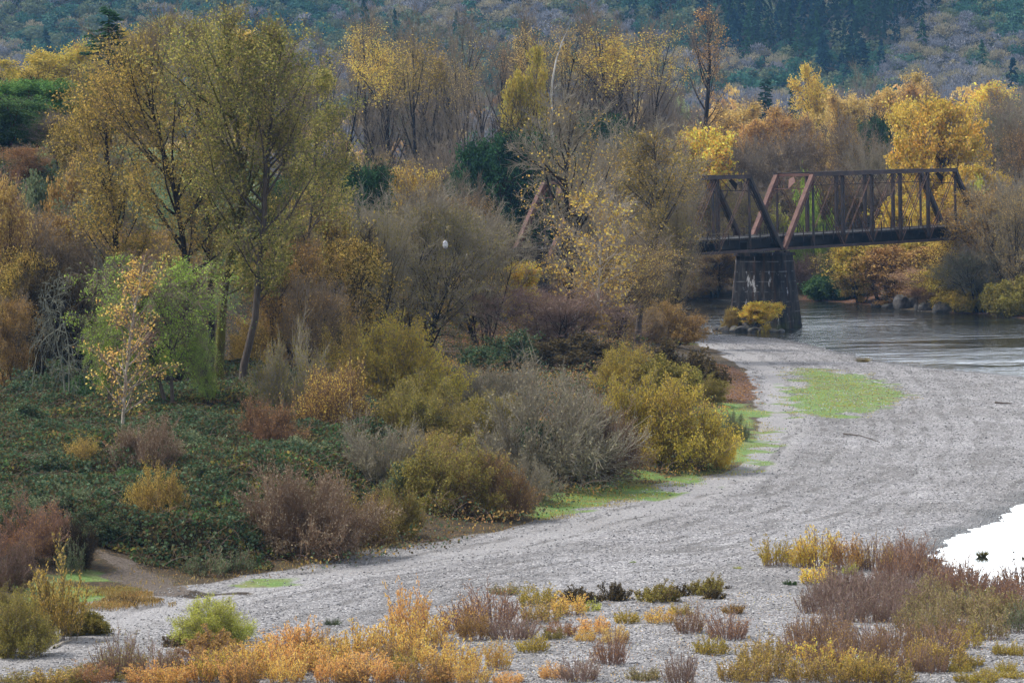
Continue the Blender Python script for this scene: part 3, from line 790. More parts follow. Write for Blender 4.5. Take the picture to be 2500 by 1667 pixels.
def wood(name, kind, x, y, w, h, mats, label, seed):
    U = hill_units(kind, 6, seed); rng = np.random.default_rng(seed); z = height(x, y)
    Vs, Qs, Rs, Ms, n = [], [], [], [], 0
    pick = rng.integers(0, 6, len(x)); mi = rng.integers(0, len(mats), len(x))
    for k in range(6):
        V, Q, R = U[k]; j = np.where(pick == k)[0]
        if len(j) == 0: continue
        a = rng.random(len(j)) * 6.28; c, s = np.cos(a)[:, None], np.sin(a)[:, None]
        X = (V[:, 0] * c - V[:, 1] * s) * w[j][:, None] + x[j][:, None]; Y = (V[:, 0] * s + V[:, 1] * c) * w[j][:, None] + y[j][:, None]
        Z = V[:, 2] * h[j][:, None] + z[j][:, None] - .6
        Vs.append(np.stack([X, Y, Z], -1).reshape(-1, 3)); Qs.append((Q[None] + (np.arange(len(j)) * len(V))[:, None, None]).reshape(-1, 4) + n)
        n += len(j) * len(V); Rs.append((R[None] * .45 + rng.random((len(j), 1)) * .55).ravel()); Ms.append(np.repeat(mi[j], len(Q)))
    me = mkmesh(name, np.concatenate(Vs), np.concatenate(Qs), mats, np.concatenate(Ms), np.concatenate(Rs))
    return tag(link(name, me), label, None, None, 'stuff')
rng = np.random.default_rng(77)
def jitter(x0, x1, y0, y1, s):
    X, Y = np.meshgrid(np.arange(x0, x1, s), np.arange(y0, y1, s))
    x = X.ravel() + rng.uniform(-.5, .5, X.size) * s; y = Y.ravel() + rng.uniform(-.5, .5, X.size) * s
    k = np.abs(x) < y * .125 + 45
    return x[k], y[k]
hx, hy = jitter(-330, 340, 1480, 1960, 7.6)
# dark firs keep to the upper and eastern slope, oaks and madrones below
hv = np.array([proj(np.array([a, b, c])) for a, b, c in zip(hx, hy, height(hx, hy))])
cl = vnoise(hx, hy, 60, 51) * .6 + vnoise(hx, hy, 26, 52) * .4
pf = .20 + .62 * sstep((hv[:, 0] - 1500) / 250) * sstep((230 - hv[:, 1] + (hv[:, 0] - 1900) * .08) / 130) * sstep((2420 - hv[:, 0] - hv[:, 1] * .8) / 330) + .45 * sstep((hv[:, 0] - 950) / 120) * sstep((1650 - hv[:, 0]) / 200) * sstep((60 - hv[:, 1]) / 50)
fir = cl * .68 + .32 * rng.random(len(hx)) < np.minimum(pf, .55); fir2 = rng.random(len(hx)) < .012; fir |= fir2
m2 = vnoise(hx, hy, 42, 61) * .7 + rng.random(len(hx)) * .3
mad = ~fir & (m2 > .50); oak = ~fir & ~mad
def sz(k, a, b): return a + (b - a) * rng.random(int(k.sum()))
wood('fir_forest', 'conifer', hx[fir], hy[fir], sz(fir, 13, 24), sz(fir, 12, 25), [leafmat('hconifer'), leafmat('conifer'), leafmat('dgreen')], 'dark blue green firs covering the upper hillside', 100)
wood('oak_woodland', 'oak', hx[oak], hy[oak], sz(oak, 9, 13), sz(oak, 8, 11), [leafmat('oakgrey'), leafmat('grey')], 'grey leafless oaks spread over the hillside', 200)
wood('madrone_woodland', 'madrone', hx[mad], hy[mad], sz(mad, 8, 14), sz(mad, 7, 11), [leafmat('madrone'), leafmat('sage')], 'rounded evergreen trees mixed among the hillside oaks', 300)
vx, vy = jitter(-190, 200, 1000, 1490, 10.5)
pv = rng.random(len(vx)); kk = vnoise(vx, vy, 50, 71)
vo = (pv < .62); vg = (pv >= .62) & (pv < .80); vm = pv >= .80
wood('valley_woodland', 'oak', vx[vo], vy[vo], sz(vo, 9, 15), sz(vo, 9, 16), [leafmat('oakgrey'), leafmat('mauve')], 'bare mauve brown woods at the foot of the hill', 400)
wood('valley_autumn_woods', 'madrone', vx[vg], vy[vg], sz(vg, 7, 12), sz(vg, 9, 15), [leafmat('ambr'), leafmat('palegold')], 'faded amber trees scattered at the foot of the hill', 500)
wood('valley_evergreens', 'madrone', vx[vm], vy[vm], sz(vm, 8, 13), sz(vm, 8, 13), [leafmat('madrone'), leafmat('sage')], 'dull green evergreens scattered at the foot of the hill', 600)
fx, fy = jitter(150, 420, 2180, 2560, 9.5)
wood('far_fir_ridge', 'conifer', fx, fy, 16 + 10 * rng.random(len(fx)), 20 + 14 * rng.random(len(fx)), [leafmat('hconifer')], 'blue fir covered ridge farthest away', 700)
# ------------------------------------------------------------------ the railway bridge
def metal(name, a, b, c, rust=.5):
    t = NT(name); P = t.obj()
    n1 = t.noise(P, .9, 5, .65); n2 = t.noise(P, 6.0, 4, .7)
    col = t.ramp(t.math('ADD', t.math('MULTIPLY', n1, .6), t.math('MULTIPLY', n2, .4)), [(.36, a), (.50, b), (.64, c)])
    t.principled(col, .72, t.bump(n2, .25, .03), .3)
    return t.m
M_STEEL = metal('dark_rusty_steel', (.012, .012, .015), (.035, .027, .027), (.085, .045, .034))
M_CHORD = metal('chord_steel', (.030, .022, .024), (.062, .042, .042), (.105, .062, .052))
M_RUST = metal('red_rusty_steel', (.08, .037, .029), (.135, .063, .048), (.20, .11, .088))
M_ROD = metal('brown_rod_steel', (.030, .022, .020), (.11, .055, .035), (.22, .11, .07))
M_GIRDER = metal('black_girder_steel', (.006, .006, .008), (.013, .012, .014), (.03, .024, .022))
M_TIMBER = metal('weathered_timber', (.16, .145, .13), (.30, .28, .26), (.46, .44, .42))
M_TIE = metal('old_tie_timber', (.03, .025, .022), (.06, .05, .042), (.10, .085, .07))
M_RAIL = metal('rail_steel', (.04, .03, .026), (.09, .07, .06), (.16, .14, .13))

def concrete():
    t = NT('stained_concrete'); P = t.obj()
    sx = t.n('ShaderNodeSeparateXYZ'); t.l(P, sx.inputs[0]); z = sx.outputs[2]
    streak = t.noise(t.mapping(P, (1.5, 1.5, .24)), 1.0, 6, .72)
    blot = t.noise(P, .55, 5, .65)
    col = t.ramp(streak, [(.38, (.010, .010, .012)), (.50, (.024, .022, .023)), (.61, (.065, .058, .053)), (.76, (.14, .125, .115))])
    rust = t.ramp(t.noise(t.mapping(P, (1.1, 1.1, .06)), 1.0, 4, .6), [(.52, 0), (.64, .8)])
    col = t.mix(rust, col, (.085, .042, .022))
    # lift lines left by the form boards, with lime bleeding out of them
    lift = t.math('PINGPONG', t.math('ADD', z, t.math('MULTIPLY', blot, .12)), .62)
    ln = t.math('MULTIPLY', t.ramp(lift, [(.0, 1), (.09, 0)]), t.ramp(t.noise(t.mapping(P, (.7, .7, .9)), 1.4, 4), [(.46, 0), (.62, .7)]))
    col = t.mix(ln, col, (.25, .24, .24))
    wh = t.ramp(t.noise(t.mapping(P, (1, 1, .35)), 1.15, 5, .75), [(.60, 0), (.66, .95)])
    col = t.mix(wh, col, (.42, .42, .44))
    col = t.mix(t.math('MULTIPLY', t.ramp(blot, [(.42, 0), (.60, .7)]), t.ramp(t.math('MULTIPLY_ADD', z, .1, .95), [(0, 1), (.22, 0)])), col, (.045, .06, .015))
    gr = t.math('MULTIPLY', t.ramp(blot, [(.45, 0), (.62, .8)]), t.ramp(z, [(.0, 1), (.35, 0)]))
    t.principled(col, .9, t.bump(t.math('ADD', streak, t.math('MULTIPLY', lift, .4)), .5, .06), .2)
    return t.m
M_CONC = concrete()

THETA = math.radians(35.9)
bx = np.array([math.sin(THETA), math.cos(THETA), 0]); by_ = np.array([-math.cos(THETA), math.sin(THETA), 0])
B0 = at(1910, 612, 507.0)                 # foot of the near truss on the river pier, underside of the chord
PL, NP_, HT, WT = 7.15, 7, 9.3, 5.3       # panel length, panels, depth, spacing of the trusses
def beam(acc, p, q, w, h, upv=(0, 0, 1)):
    p = np.array(p, float); q = np.array(q, float); d = q - p; L = np.linalg.norm(d); d = d / L
    s = np.cross(d, np.array(upv, float))
    if np.linalg.norm(s) < 1e-4: s = np.cross(d, np.array([0, 1.0, 0]))
    s = s / np.linalg.norm(s); u = np.cross(s, d)
    c = [p + s * a * w / 2 + u * b * h / 2 for a, b in ((-1, -1), (1, -1), (1, 1), (-1, 1))] + [q + s * a * w / 2 + u * b * h / 2 for a, b in ((-1, -1), (1, -1), (1, 1), (-1, 1))]
    acc.add(np.array(c), [[0, 3, 2, 1], [4, 5, 6, 7], [0, 1, 5, 4], [1, 2, 6, 5], [2, 3, 7, 6], [3, 0, 4, 7]])
def laced(acc, p, q, w, h, side, step=.55):
    """two channels tied by zigzag lacing bars"""
    p = np.array(p, float); q = np.array(q, float); side = np.array(side, float)
    beam(acc, p - side * w / 2, q - side * w / 2, .09, h, upv=np.cross(side, q - p)); beam(acc, p + side * w / 2, q + side * w / 2, .09, h, upv=np.cross(side, q - p))
    L = np.linalg.norm(q - p); n = int(L / step); f = np.cross(side, (q - p) / L)
    for face in (-1, 1):
        for i in range(n):
            a = p + (q - p) * i / n; b = p + (q - p) * (i + 1) / n; s = 1 if i % 2 else -1
            beam(acc, a - side * s * w / 2 + f * face * (h / 2 - .012), b + side * s * w / 2 + f * face * (h / 2 - .012), .055, .02, upv=f)

bridge = bpy.data.objects.new('railway_bridge', None); COL.objects.link(bridge)
bridge.location = B0; bridge.rotation_euler = (0, 0, math.atan2(bx[1], bx[0]))
tag(bridge, 'rusty steel truss railway bridge on a stained concrete pier across the river', 'bridge')
def bpart(name, acc, mat, parent, label=None):
    o = link(name, acc.mesh(name, [mat]), parent)
    if label: o['label'] = label
    return o
def make_span(s0, first):
    # the span's own mesh: floor beams and the deep black stringers under the track
    a = Acc(); L = PL * NP_
    for t in (1.55, 3.75): beam(a, (.3, t, 1.02), (L - .3, t, 1.02), .28, 1.12)
    for k in range(1, NP_): beam(a, (k * PL, .35, .78), (k * PL, WT - .35, .78), .3, 1.0)
    for k in range(NP_):
        beam(a, (k * PL + .3, .5, .34), ((k + 1) * PL - .3, WT - .5, .34), .12, .1); beam(a, (k * PL + .3, WT - .5, .30), ((k + 1) * PL - .3, .5, .30), .12, .06)
    beam(a, (.15, .1, .5), (.15, WT - .1, .5), .3, .8); beam(a, (L - .15, .1, .5), (L - .15, WT - .1, .5), .3, .8)
    span = bpart('truss_span', a, M_GIRDER, bridge); span.location = (s0, 0, 0)
    for t in (0, WT):
        a = Acc(); beam(a, (PL - .25, t, HT - .02), (PL * (NP_ - 1) + .25, t, HT - .02), .56, .46); beam(a, (PL - .3, t, HT + .225), (PL * (NP_ - 1) + .3, t, HT + .225), .72, .04)
        bpart('top_chord', a, M_CHORD, span)
        a = Acc()
        for e in (-.13, .13): beam(a, (-.2, t + e, .2), (L + .2, t + e, .2), .06, .34)
        bpart('bottom_chord', a, M_CHORD, span)
        for k0, k1 in ((0, 1), (NP_, NP_ - 1)):
            a = Acc(); beam(a, (k0 * PL, t, .22), (k1 * PL, t, HT - .05), .56, .48)
            laced(a, (k0 * PL + (.28 if k1 > k0 else -.28), t, .1), (k1 * PL + (.28 if k1 > k0 else -.28), t, HT - .6), .5, .08, (0, 1, 0))
            o = bpart('end_post', a, M_RUST if k0 == 0 else M_STEEL, span, 'rust red sloping end post' if k0 == 0 else None)
        for k in range(1, NP_):
            a = Acc()
            if k in (1, NP_ - 1): beam(a, (k * PL, t, .2), (k * PL, t, HT - .25), .2, .26)
            else: laced(a, (k * PL, t, .2), (k * PL, t, HT - .25), .46, .30, (1, 0, 0))
            bpart('vertical_post', a, M_STEEL, span)
        for a0, a1, r in ((1, 2, 1), (2, 3, 1), (3, 4, 1), (4, 3, 1), (5, 4, 1), (6, 5, 1), (2, 1, 0), (5, 6, 0), (4, 5, 0), (3, 2, 0)):
            if (a0, a1) in ((2, 1), (5, 6)): continue
            a = Acc(); e = .15 if r else .06; th = .14 if r else .045
            if r and (a0, a1) not in ((3, 4), (4, 3)):
                for q in (-e, e): beam(a, (a0 * PL, t + q, HT - .15), (a1 * PL, t + q, .25), .045, th)
            else:
                for q in (-.07, .07): beam(a, (a0 * PL, t + q, HT - .15), (a1 * PL, t + q, .25), .04, .06)
            bpart('diagonal_rod', a, M_ROD, span)
    # portal frames with their gusset shields at both ends, sway frames between
    for k, sg in ((1, -1), (NP_ - 1, 1)):
        a = Acc(); x = k * PL
        dx = sg * PL / HT
        beam(a, (x, .2, HT - .05), (x, WT - .2, HT - .05), .3, .34)
        z2 = HT - 1.75; x2 = x + dx * 1.75
        beam(a, (x2, .2, z2), (x2, WT - .2, z2), .1, .1)
        for i in range(6):
            y0, y1 = .3 + i * (WT - .6) / 6, .3 + (i + 1) * (WT - .6) / 6
            if i in (2, 3): continue
            lo = (x2, y0, z2); hi = (x, y1, HT - .2)
            if i % 2: lo, hi = (x2, y1, z2), (x, y0, HT - .2)
            beam(a, lo, hi, .05, .07)
        c = WT / 2; n = np.array([HT, 0, sg * -PL]) / math.hypot(HT, PL)
        def pt(y, d, o): return np.array([x + dx * d, y, HT - d]) + n * o
        V = [pt(c, .25, o) for o in (-.03, .03)] + [pt(c + .55, .55, o) for o in (-.03, .03)] + [pt(c + .12, 1.75, o) for o in (-.03, .03)] + [pt(c - .55, .9, o) for o in (-.03, .03)]
        a.add(np.array(V), [[0, 2, 4, 6], [7, 5, 3, 1], [0, 1, 3, 2], [2, 3, 5, 4], [4, 5, 7, 6], [6, 7, 1, 0]])
        for yy, s in ((.25, 1), (WT - .25, -1)): beam(a, (x + dx * 2.9, yy, HT - 2.9), (x2, yy + s * 1.1, z2), .06, .08)
        bpart('portal_strut', a, M_RUST if k == 1 else M_STEEL, span, 'rust red portal strut with a central gusset plate' if k == 1 else None)
    for k in range(2, NP_ - 1):
        a = Acc(); x = k * PL
        beam(a, (x, .25, HT - .1), (x, WT - .25, HT - .1), .14, .16); beam(a, (x, .2, HT - 1.45), (x, WT - .2, HT - 1.45), .09, .1)
        n = 5
        for i in range(n):
            y0, y1 = .2 + i * (WT - .4) / n, .2 + (i + 1) * (WT - .4) / n
            beam(a, (x - .03, y0, HT - 1.45), (x - .03, y1, HT - .1), .035, .06); beam(a, (x + .03, y1, HT - 1.45), (x + .03, y0, HT - .1), .035, .06)
        bpart('sway_frame', a, M_STEEL, span)
    a = Acc()
    for k in range(1, NP_ - 1):
        beam(a, (k * PL, .1, HT + .05), ((k + 1) * PL, WT - .1, HT + .05), .05, .05); beam(a, (k * PL, WT - .1, HT + .12), ((k + 1) * PL, .1, HT + .12), .05, .05)
    bpart('top_lateral_bracing', a, M_STEEL, span)
    a = Acc(); x = .1
    while x < L: beam(a, (x, .55, 1.69), (x, WT - .55, 1.69), .22, .21); x += .42
    bpart('railway_ties', a, M_TIE, span)
    for y in (1.93, 3.37):
        a = Acc(); beam(a, (0, y, 1.83), (L, y, 1.83), .14, .03); beam(a, (0, y, 1.89), (L, y, 1.89), .03, .12); beam(a, (0, y, 1.96), (L, y, 1.96), .07, .045)
        bpart('rail', a, M_RAIL, span)
    for y in (.72, WT - .72):
        a = Acc(); beam(a, (0, y, 1.89), (L, y, 1.89), .26, .17); bpart('guard_timber', a, M_TIMBER, span)
        a = Acc(); x = .9
        while x < L: beam(a, (x, y - .17, 1.0), (x, y - .17, 2.95), .1, .1); x += 2.38
        for zz in (2.15, 2.85): beam(a, (.9, y - .17, zz), (x - 2.38, y - .17, zz), .02, .02)
        bpart('handrail', a, M_STEEL, span)
make_span(0.25, False); make_span(-PL * NP_ - .25, True)

def taper(acc, c, z0, z1, hx0, hy0, hx1, hy1, ch=.0):
    def ringp(hx, hy, z): 
        c_ = ch
        return [(c[0] - hx, c[1] - hy + c_, z), (c[0] - hx + c_, c[1] - hy, z), (c[0] + hx - c_, c[1] - hy, z), (c[0] + hx, c[1] - hy + c_, z), (c[0] + hx, c[1] + hy - c_, z), (c[0] + hx - c_, c[1] + hy, z), (c[0] - hx + c_, c[1] + hy, z), (c[0] - hx, c[1] + hy - c_, z)]
    lo = ringp(hx0, hy0, z0); hi = ringp(hx1, hy1, z1); V = np.array(lo + hi + [(c[0], c[1], z1), (c[0], c[1], z0)])
    Q = [[i, (i + 1) % 8, 8 + (i + 1) % 8, 8 + i] for i in range(8)] + [[8 + i, 8 + i + 1, 8 + (i + 2) % 8, 16] for i in (0, 2, 4, 6)]
    acc.add(V, Q)
zw = -B0[2]
def make_pier(s, zb, label):
    a = Acc(); taper(a, (s, WT / 2), zb, -.62, 2.45, 4.3, 1.75, 3.35, .45)
    p = bpart('pier', a, M_CONC, bridge, label)
    a = Acc(); taper(a, (s, WT / 2), -.617, -.22, 1.95, 3.6, 1.95, 3.6, .45); bpart('pier_cap', a, M_CONC, p)
    for q in (-.75, .75):
        for t in (0, WT):
            a = Acc(); beam(a, (s + q - .5, t, -.12), (s + q + .5, t, -.12), .7, .20); bpart('bearing_shoe', a, M_STEEL, p)
    return p
make_pier(0, zw - 1.2, 'stained board marked concrete pier standing in the river')
pc = B0 - bx * (PL * NP_) + by_ * WT / 2
make_pier(-PL * NP_ - .25, gz(pc[0], pc[1]) - B0[2] - .5, 'brown stained concrete pier behind the bank trees')
a = Acc(); pc2 = B0 + bx * (PL * NP_ + 1) + by_ * WT / 2; zb = gz(pc2[0], pc2[1]) - B0[2] - .5
taper(a, (PL * NP_ + 1.2, WT / 2), zb, -.25, 1.2, 4.2, 1.0, 3.8, .2)
for y in np.arange(-1.0, WT + 1.2, .75): beam(a, (PL * NP_ - .25, y, zb), (PL * NP_ - .05, y, -.3), .3, .26, (0, 1, 0))
bpart('abutment', a, metal('abutment_timber', (.018, .012, .010), (.045, .028, .020), (.09, .05, .035)), bridge, 'dark brown timber faced abutment among trees')
# short plank approach beyond each outer end so the track does not stop in the air
for s0, s1 in ((-PL * NP_ * 2 + 20, -PL * NP_ - .55), (PL * NP_ + .6, PL * NP_ + 26)):
    a = Acc()
    for t in (1.55, 3.75): beam(a, (s0, t, 1.0), (s1, t, 1.0), .3, 1.1)
    x = s0 + .1
    while x < s1: beam(a, (x, .55, 1.69), (x, WT - .55, 1.69), .22, .21); x += .42
    for y in (1.93, 3.37): beam(a, (s0, y, 1.89), (s1, y, 1.89), .07, .16)
    for k in range(1, 4):
        xx = s0 + (s1 - s0) * k / 4 
        w_ = B0 + bx * xx + by_ * WT / 2; zg = gz(w_[0], w_[1]) - B0[2] - .4
        for t in (.8, 2.65, 4.5): beam(a, (xx, t + (t - 2.65) * .18, zg), (xx, t, .45), .34, .34, (1, 0, 0))
        beam(a, (xx, .3, .42), (xx, WT - .3, .42), .36, .3)
    bpart('approach_trestle', a, M_TIE, bridge)

# ------------------------------------------------------------------ rocks, driftwood and small things
def rock_mesh(name, seed, moss=False):
    import bmesh
    bm = bmesh.new(); bmesh.ops.create_icosphere(bm, subdivisions=3, radius=1.0)
    r = np.random.default_rng(seed); planes = norm(r.normal(0, 1, (9, 3))); off = .55 + .35 * r.random(9)
    for v in bm.verts:
        p = np.array(v.co)
        for n_, o_ in zip(planes, off):
            d = p @ n_ - o_
            if d > 0: p = p - n_ * d * .92
        v.co = p * (1 + .06 * (r.random() - .5))
    me = bpy.data.meshes.new(name); bm.to_mesh(me); bm.free()
    me.materials.append(M_ROCK); return me
def rockmat():
    t = NT('river_rock'); P = t.obj()
    c = t.ramp(t.noise(P, 1.6, 5, .65), [(.3, (.035, .033, .033)), (.5, (.09, .083, .078)), (.7, (.20, .18, .165))])
    g = t.n('ShaderNodeNewGeometry'); s = t.n('ShaderNodeSeparateXYZ'); t.l(g.outputs['Normal'], s.inputs[0])
    c = t.mix(t.math('MULTIPLY', t.ramp(s.outputs[2], [(.55, 0), (.9, 1)]), t.ramp(t.noise(P, 1.2, 4), [(.5, 0), (.62, .7)])), c, (.10, .12, .03))
    t.principled(c, .85, t.bump(t.noise(P, 5, 4), .6, .08), .25); return t.m
M_ROCK = rockmat()
RM = [rock_mesh('rock_shape', s) for s in range(5)]
def boulder(u, v, Y, w, h, label, group=None, i=[0], z=None):
    p = at(u, v, Y) ; zz = gz(p[0], Y) if z is None else z
    o = link('boulder', RM[i[0] % 5]); i[0] += 1
    o.location = (p[0], Y, max(zz, -.25) + h * .25); o.scale = (w / 2, w / 2 * .8, h / 1.5); o.rotation_euler = (0, 0, i[0] * 1.7)
    tag(o, label, 'rock', group)
pr = [(1750, 503.0, 1.7, .8), (1772, 501.5, 2.0, 1.0), (1795, 500.3, 1.9, 1.0), (1815, 499.0, 2.2, 1.1), (1840, 498.2, 1.8, .9), (1862, 497.6, 1.6, .8), (1886, 497.4, 2.0, .7), (1905, 497.2, 1.3, .6), (1780, 504.0, 2.6, 1.4), (1805, 503.0, 2.8, 1.6), (1835, 501.5, 2.8, 1.6), (1860, 500.5, 2.4, 1.2)]
for u, Y, w, h in pr: boulder(u, 790, Y, w, h, 'dark mossy boulder in the rock heap at the foot of the river pier', 'boulders at the pier foot', z=-.15)
for u, Y, w, h, lb in [(2145, 566, 2.2, 1.3, 'dark wet boulder at the roots of the leaning bank tree'), (2200, 557, 3.0, 2.6, 'pale pointed boulder at the water edge of the far bank'),
                       (2222, 558.5, 2.6, 2.0, 'dark boulder tucked behind the pale pointed one'), (2245, 551.5, 2.0, 1.5, 'small bluish boulder just beside the pale pointed one'),
                       (2265, 549, 2.8, 2.0, 'mossy green boulder in the middle of the far bank rocks'), (2300, 544, 2.8, 1.9, 'black shaded boulder half under a yellowing bush'),
                       (2345, 540.5, 2.4, 1.9, 'grey brown boulder at the end of the far bank rocks, by the reddish slope'), (2170, 562, 2.2, 1.0, 'low flat boulder between the leaning tree and the pale rock')]:
    boulder(u, 745, Y, w, h, lb, z=-.2)
def stick(name, pts, r, bark, label, cat, sides=6):
    P = np.array(pts, float)[None]; n = P.shape[1]
    a = Acc(); a.add(*tubes(P, r * (1 - .6 * np.linspace(0, 1, n))[None], sides), smooth=True)
    return tag(link(name, a.mesh(name, [barkmat(bark)])), label, cat)
g0 = ground_hit(132, 1585); g1 = ground_hit(155, 1574); g2 = ground_hit(174, 1567)
stick('driftwood_log', [g0 + [0, 0, .08], g1 + [0, 0, .14], g2 + [0, 0, .1]], .075, 'pale', 'bleached driftwood stick lying at the edge of the gravel', 'driftwood')
g0 = ground_hit(2060, 1062); g1 = ground_hit(2100, 1068); g2 = ground_hit(2148, 1081)
stick('driftwood_log', [g0 + [0, 0, .1], g1 + [0, 0, .16], g2 + [0, 0, .06]], .06, 'bark', 'thin brown driftwood pole lying on the open gravel', 'driftwood')
g0 = ground_hit(2430, 985); g1 = ground_hit(2470, 988)
stick('driftwood_log', [g0 + [0, 0, .08], g1 + [0, 0, .12]], .10, 'bark', 'short dark stick on the gravel below the river edge', 'driftwood')
# stranded leaning log on the far bank
stick('fallen_log', [at(2163, 742, 564), at(2188, 718, 567) , at(2212, 696, 570)], .22, 'pale', 'pale log leaning on the far bank behind the boulders', 'log')
# wading bird
def bird():
    p = on_z(2475, 1356, 0.0); a = Acc(); 
    P = np.array([[-.16, 0, .30], [-.06, 0, .33], [.06, 0, .38], [.12, 0, .47], [.15, 0, .58], [.20, 0, .64], [.27, 0, .63], [.36, 0, .60]])
    R = np.array([.015, .07, .085, .05, .032, .045, .03, .006]); V, Q = tubes(P[None], R[None], 8); a.add(V, Q, smooth=True)
    for x in (-.02, .04):
        V, Q = tubes(np.array([[[x, .03 if x > 0 else -.03, .32], [x + .01, .03 if x > 0 else -.03, .15], [x, .03 if x > 0 else -.03, -.06]]]), np.full((1, 3), .012), 5); a.add(V, Q)
    t = NT('bird_plumage'); t.principled(t.ramp(t.noise(t.obj(), 9, 3), [(.4, (.02, .018, .016)), (.6, (.06, .045, .035))]), .8)
    o = link('wading_bird', a.mesh('wading_bird', [t.m])); o.location = p; o.rotation_euler = (0, 0, 2.4); o.scale = (.55, .55, .55)
    tag(o, 'small dark bird standing in the still pool', 'bird')
bird()
# white plastic bag caught in the bare willow, and a white scrap on the grass
def rag(name, seed, s, loc, label, cat, flat=False):
    r = np.random.default_rng(seed); n = 13
    u, v = np.meshgrid(np.linspace(0, 2 * PI, n), np.linspace(0, 1, n)); R_ = .30 * np.sin(PI * np.clip(v * .86 + .1, 0, 1)) * (1 + .28 * np.sin(3 * u + 4 * v) + .12 * r.normal(0, 1, u.shape))
    R_[:, -1] = R_[:, 0]
    V = np.stack([R_ * np.cos(u), R_ * np.sin(u) * .6, v * 1.1 - .55 + .04 * r.normal(0, 1, u.shape)], -1); V[:, -1] = V[:, 0]
    if flat: V = V[..., [2, 0, 1]] * np.array([1, 1, .35])
    i = np.arange(n * n).reshape(n, n); Q = np.stack([i[:-1, :-1], i[:-1, 1:], i[1:, 1:], i[1:, :-1]], -1).reshape(-1, 4)
    t = NT(name + '_plastic'); t.principled(t.ramp(t.noise(t.obj(), 3.5, 4), [(.36, (.25, .25, .30)), (.5, (.70, .70, .74)), (.7, (.86, .86, .87))]), .45)
    o = link(name, mkmesh(name, V.reshape(-1, 3) * s, Q, [t.m])); o.location = loc; tag(o, label, cat)
rag('plastic_bag', 4, .72, at(1087, 597, 378), 'white plastic bag snagged high in the bare grey willow', 'bag')
rag('paper_scrap', 6, .45, ground_hit(2134, 934) + np.array([0, 0, .10]), 'white scrap of litter on the green grass patch', 'litter', True)
# ------------------------------------------------------------------ plant shapes
T_, B_, S_, C_ = tree_geo, bush_geo, shoot_geo, conifer_geo
for i in range(2):
    arch('leafy%d' % i, T_, pal='olive', seed=10 + i, H=26, R=5.2, cb=.22, ns=2, lean=.12, br=.6, r0=.30, n1=34, a1=48, t1=.10, n2=9, n3=9, nl=10, ls=.20, leafgap=.25, lspread=.5)
    arch('cotton%d' % i, T_, pal='gold', seed=20 + i, H=36, R=6.4, cb=.24, ns=2, lean=.12, br=.8, r0=.60, lr=.026, prof_='fan', n1=19, a1=32, t1=.15, n2=10, l2=.40, a2=36, n3=9, l3=.42, nl=4, ls=.26, lfmin=.80, lspread=.5, tw=.020, wig=.09)
    arch('cottonbare%d' % i, T_, pal='palegold', seed=30 + i, H=36, R=7.0, cb=.22, ns=2, lean=.14, br=.8, r0=.62, lr=.026, prof_='fan', n1=20, a1=34, t1=.15, n2=11, l2=.40, a2=36, n3=9, l3=.42, nl=1, ls=.2, lfmin=.82, tw=.020, wig=.10)
    arch('goldtree%d' % i, T_, pal='gold', seed=40 + i, H=24, R=4.5, cb=.15, ns=2, lean=.08, br=.5, r0=.3, prof_='oval', n1=30, a1=42, t1=.14, n2=8, n3=8, nl=9, ls=.30, lspread=.6, leafgap=.3, tw=.02)
    arch('maple%d' % i, T_, pal='yellow', seed=50 + i, H=15, R=5.5, cb=.14, ns=2, lean=.18, br=.4, r0=.28, prof_='oval', n1=34, a1=54, t1=.09, n2=8, n3=8, nl=12, ls=.28, asp=.8, lspread=.45, leafgap=.36, hang=.3)
    arch('willowbare%d' % i, T_, pal='oliveb', seed=60 + i, H=14, R=6.0, cb=.12, ns=9, lean=.42, br=1.2, r0=.17, prof_='oval', n1=14, a1=42, t1=.05, n2=8, l2=.42, n3=11, l3=.42, nl=2, ls=.15, tw=.016, wig=.13, lspread=.3)
    arch('baredome%d' % i, T_, pal='browngold', seed=70 + i, H=13, R=4.8, cb=.14, ns=5, lean=.28, br=.8, r0=.18, prof_='oval', n1=18, a1=44, t1=.09, n2=9, n3=12, l3=.42, nl=1, ls=.18, tw=.017, wig=.11)
    arch('autumn%d' % i, T_, pal='browngold', seed=80 + i, H=12, R=4.2, cb=.10, ns=4, lean=.25, br=.7, r0=.16, prof_='oval', n1=20, a1=52, t1=.05, n2=8, n3=9, nl=5, ls=.20, leafgap=.30, lspread=.4, tw=.016, wig=.12)
    arch('evergreen%d' % i, T_, pal='dgreen', seed=90 + i, H=13, R=5.0, cb=.16, ns=3, lean=.24, br=.5, r0=.24, prof_='oval', n1=26, a1=52, t1=.08, n2=8, n3=7, nl=22, ls=.26, asp=.5, leafgap=.30, lspread=.6)
    arch('dome%d' % i, B_, lumpy=.6, pal='broom', seed=110 + i, H=3.6, R=3.2, ns=70, n2=10, n3=6, nl=9, ls=.10, lspread=.16)
    arch('twiggy%d' % i, B_, pal='mauve', twig='browntwig', seed=120 + i, H=3.2, R=3.2, ns=80, n2=11, n3=9, l3=.55, nl=2, ls=.10, tw=.010, lspread=.12)
    arch('leafbush%d' % i, B_, pal='green', seed=130 + i, H=3.0, R=2.6, ns=50, n2=9, n3=6, nl=13, ls=.17, asp=.7, lspread=.3)
    arch('weep%d' % i, T_, pal='willow', seed=140 + i, H=15, R=4.6, cb=.30, ns=2, lean=.15, br=.5, r0=.26, prof_='oval', n1=26, a1=52, t1=.03, n2=9, l2=.5, n3=8, l3=.6, trop=-.10, hang=.3, nl=9, ls=.25, asp=.3, leafgap=.42, lspread=.3)
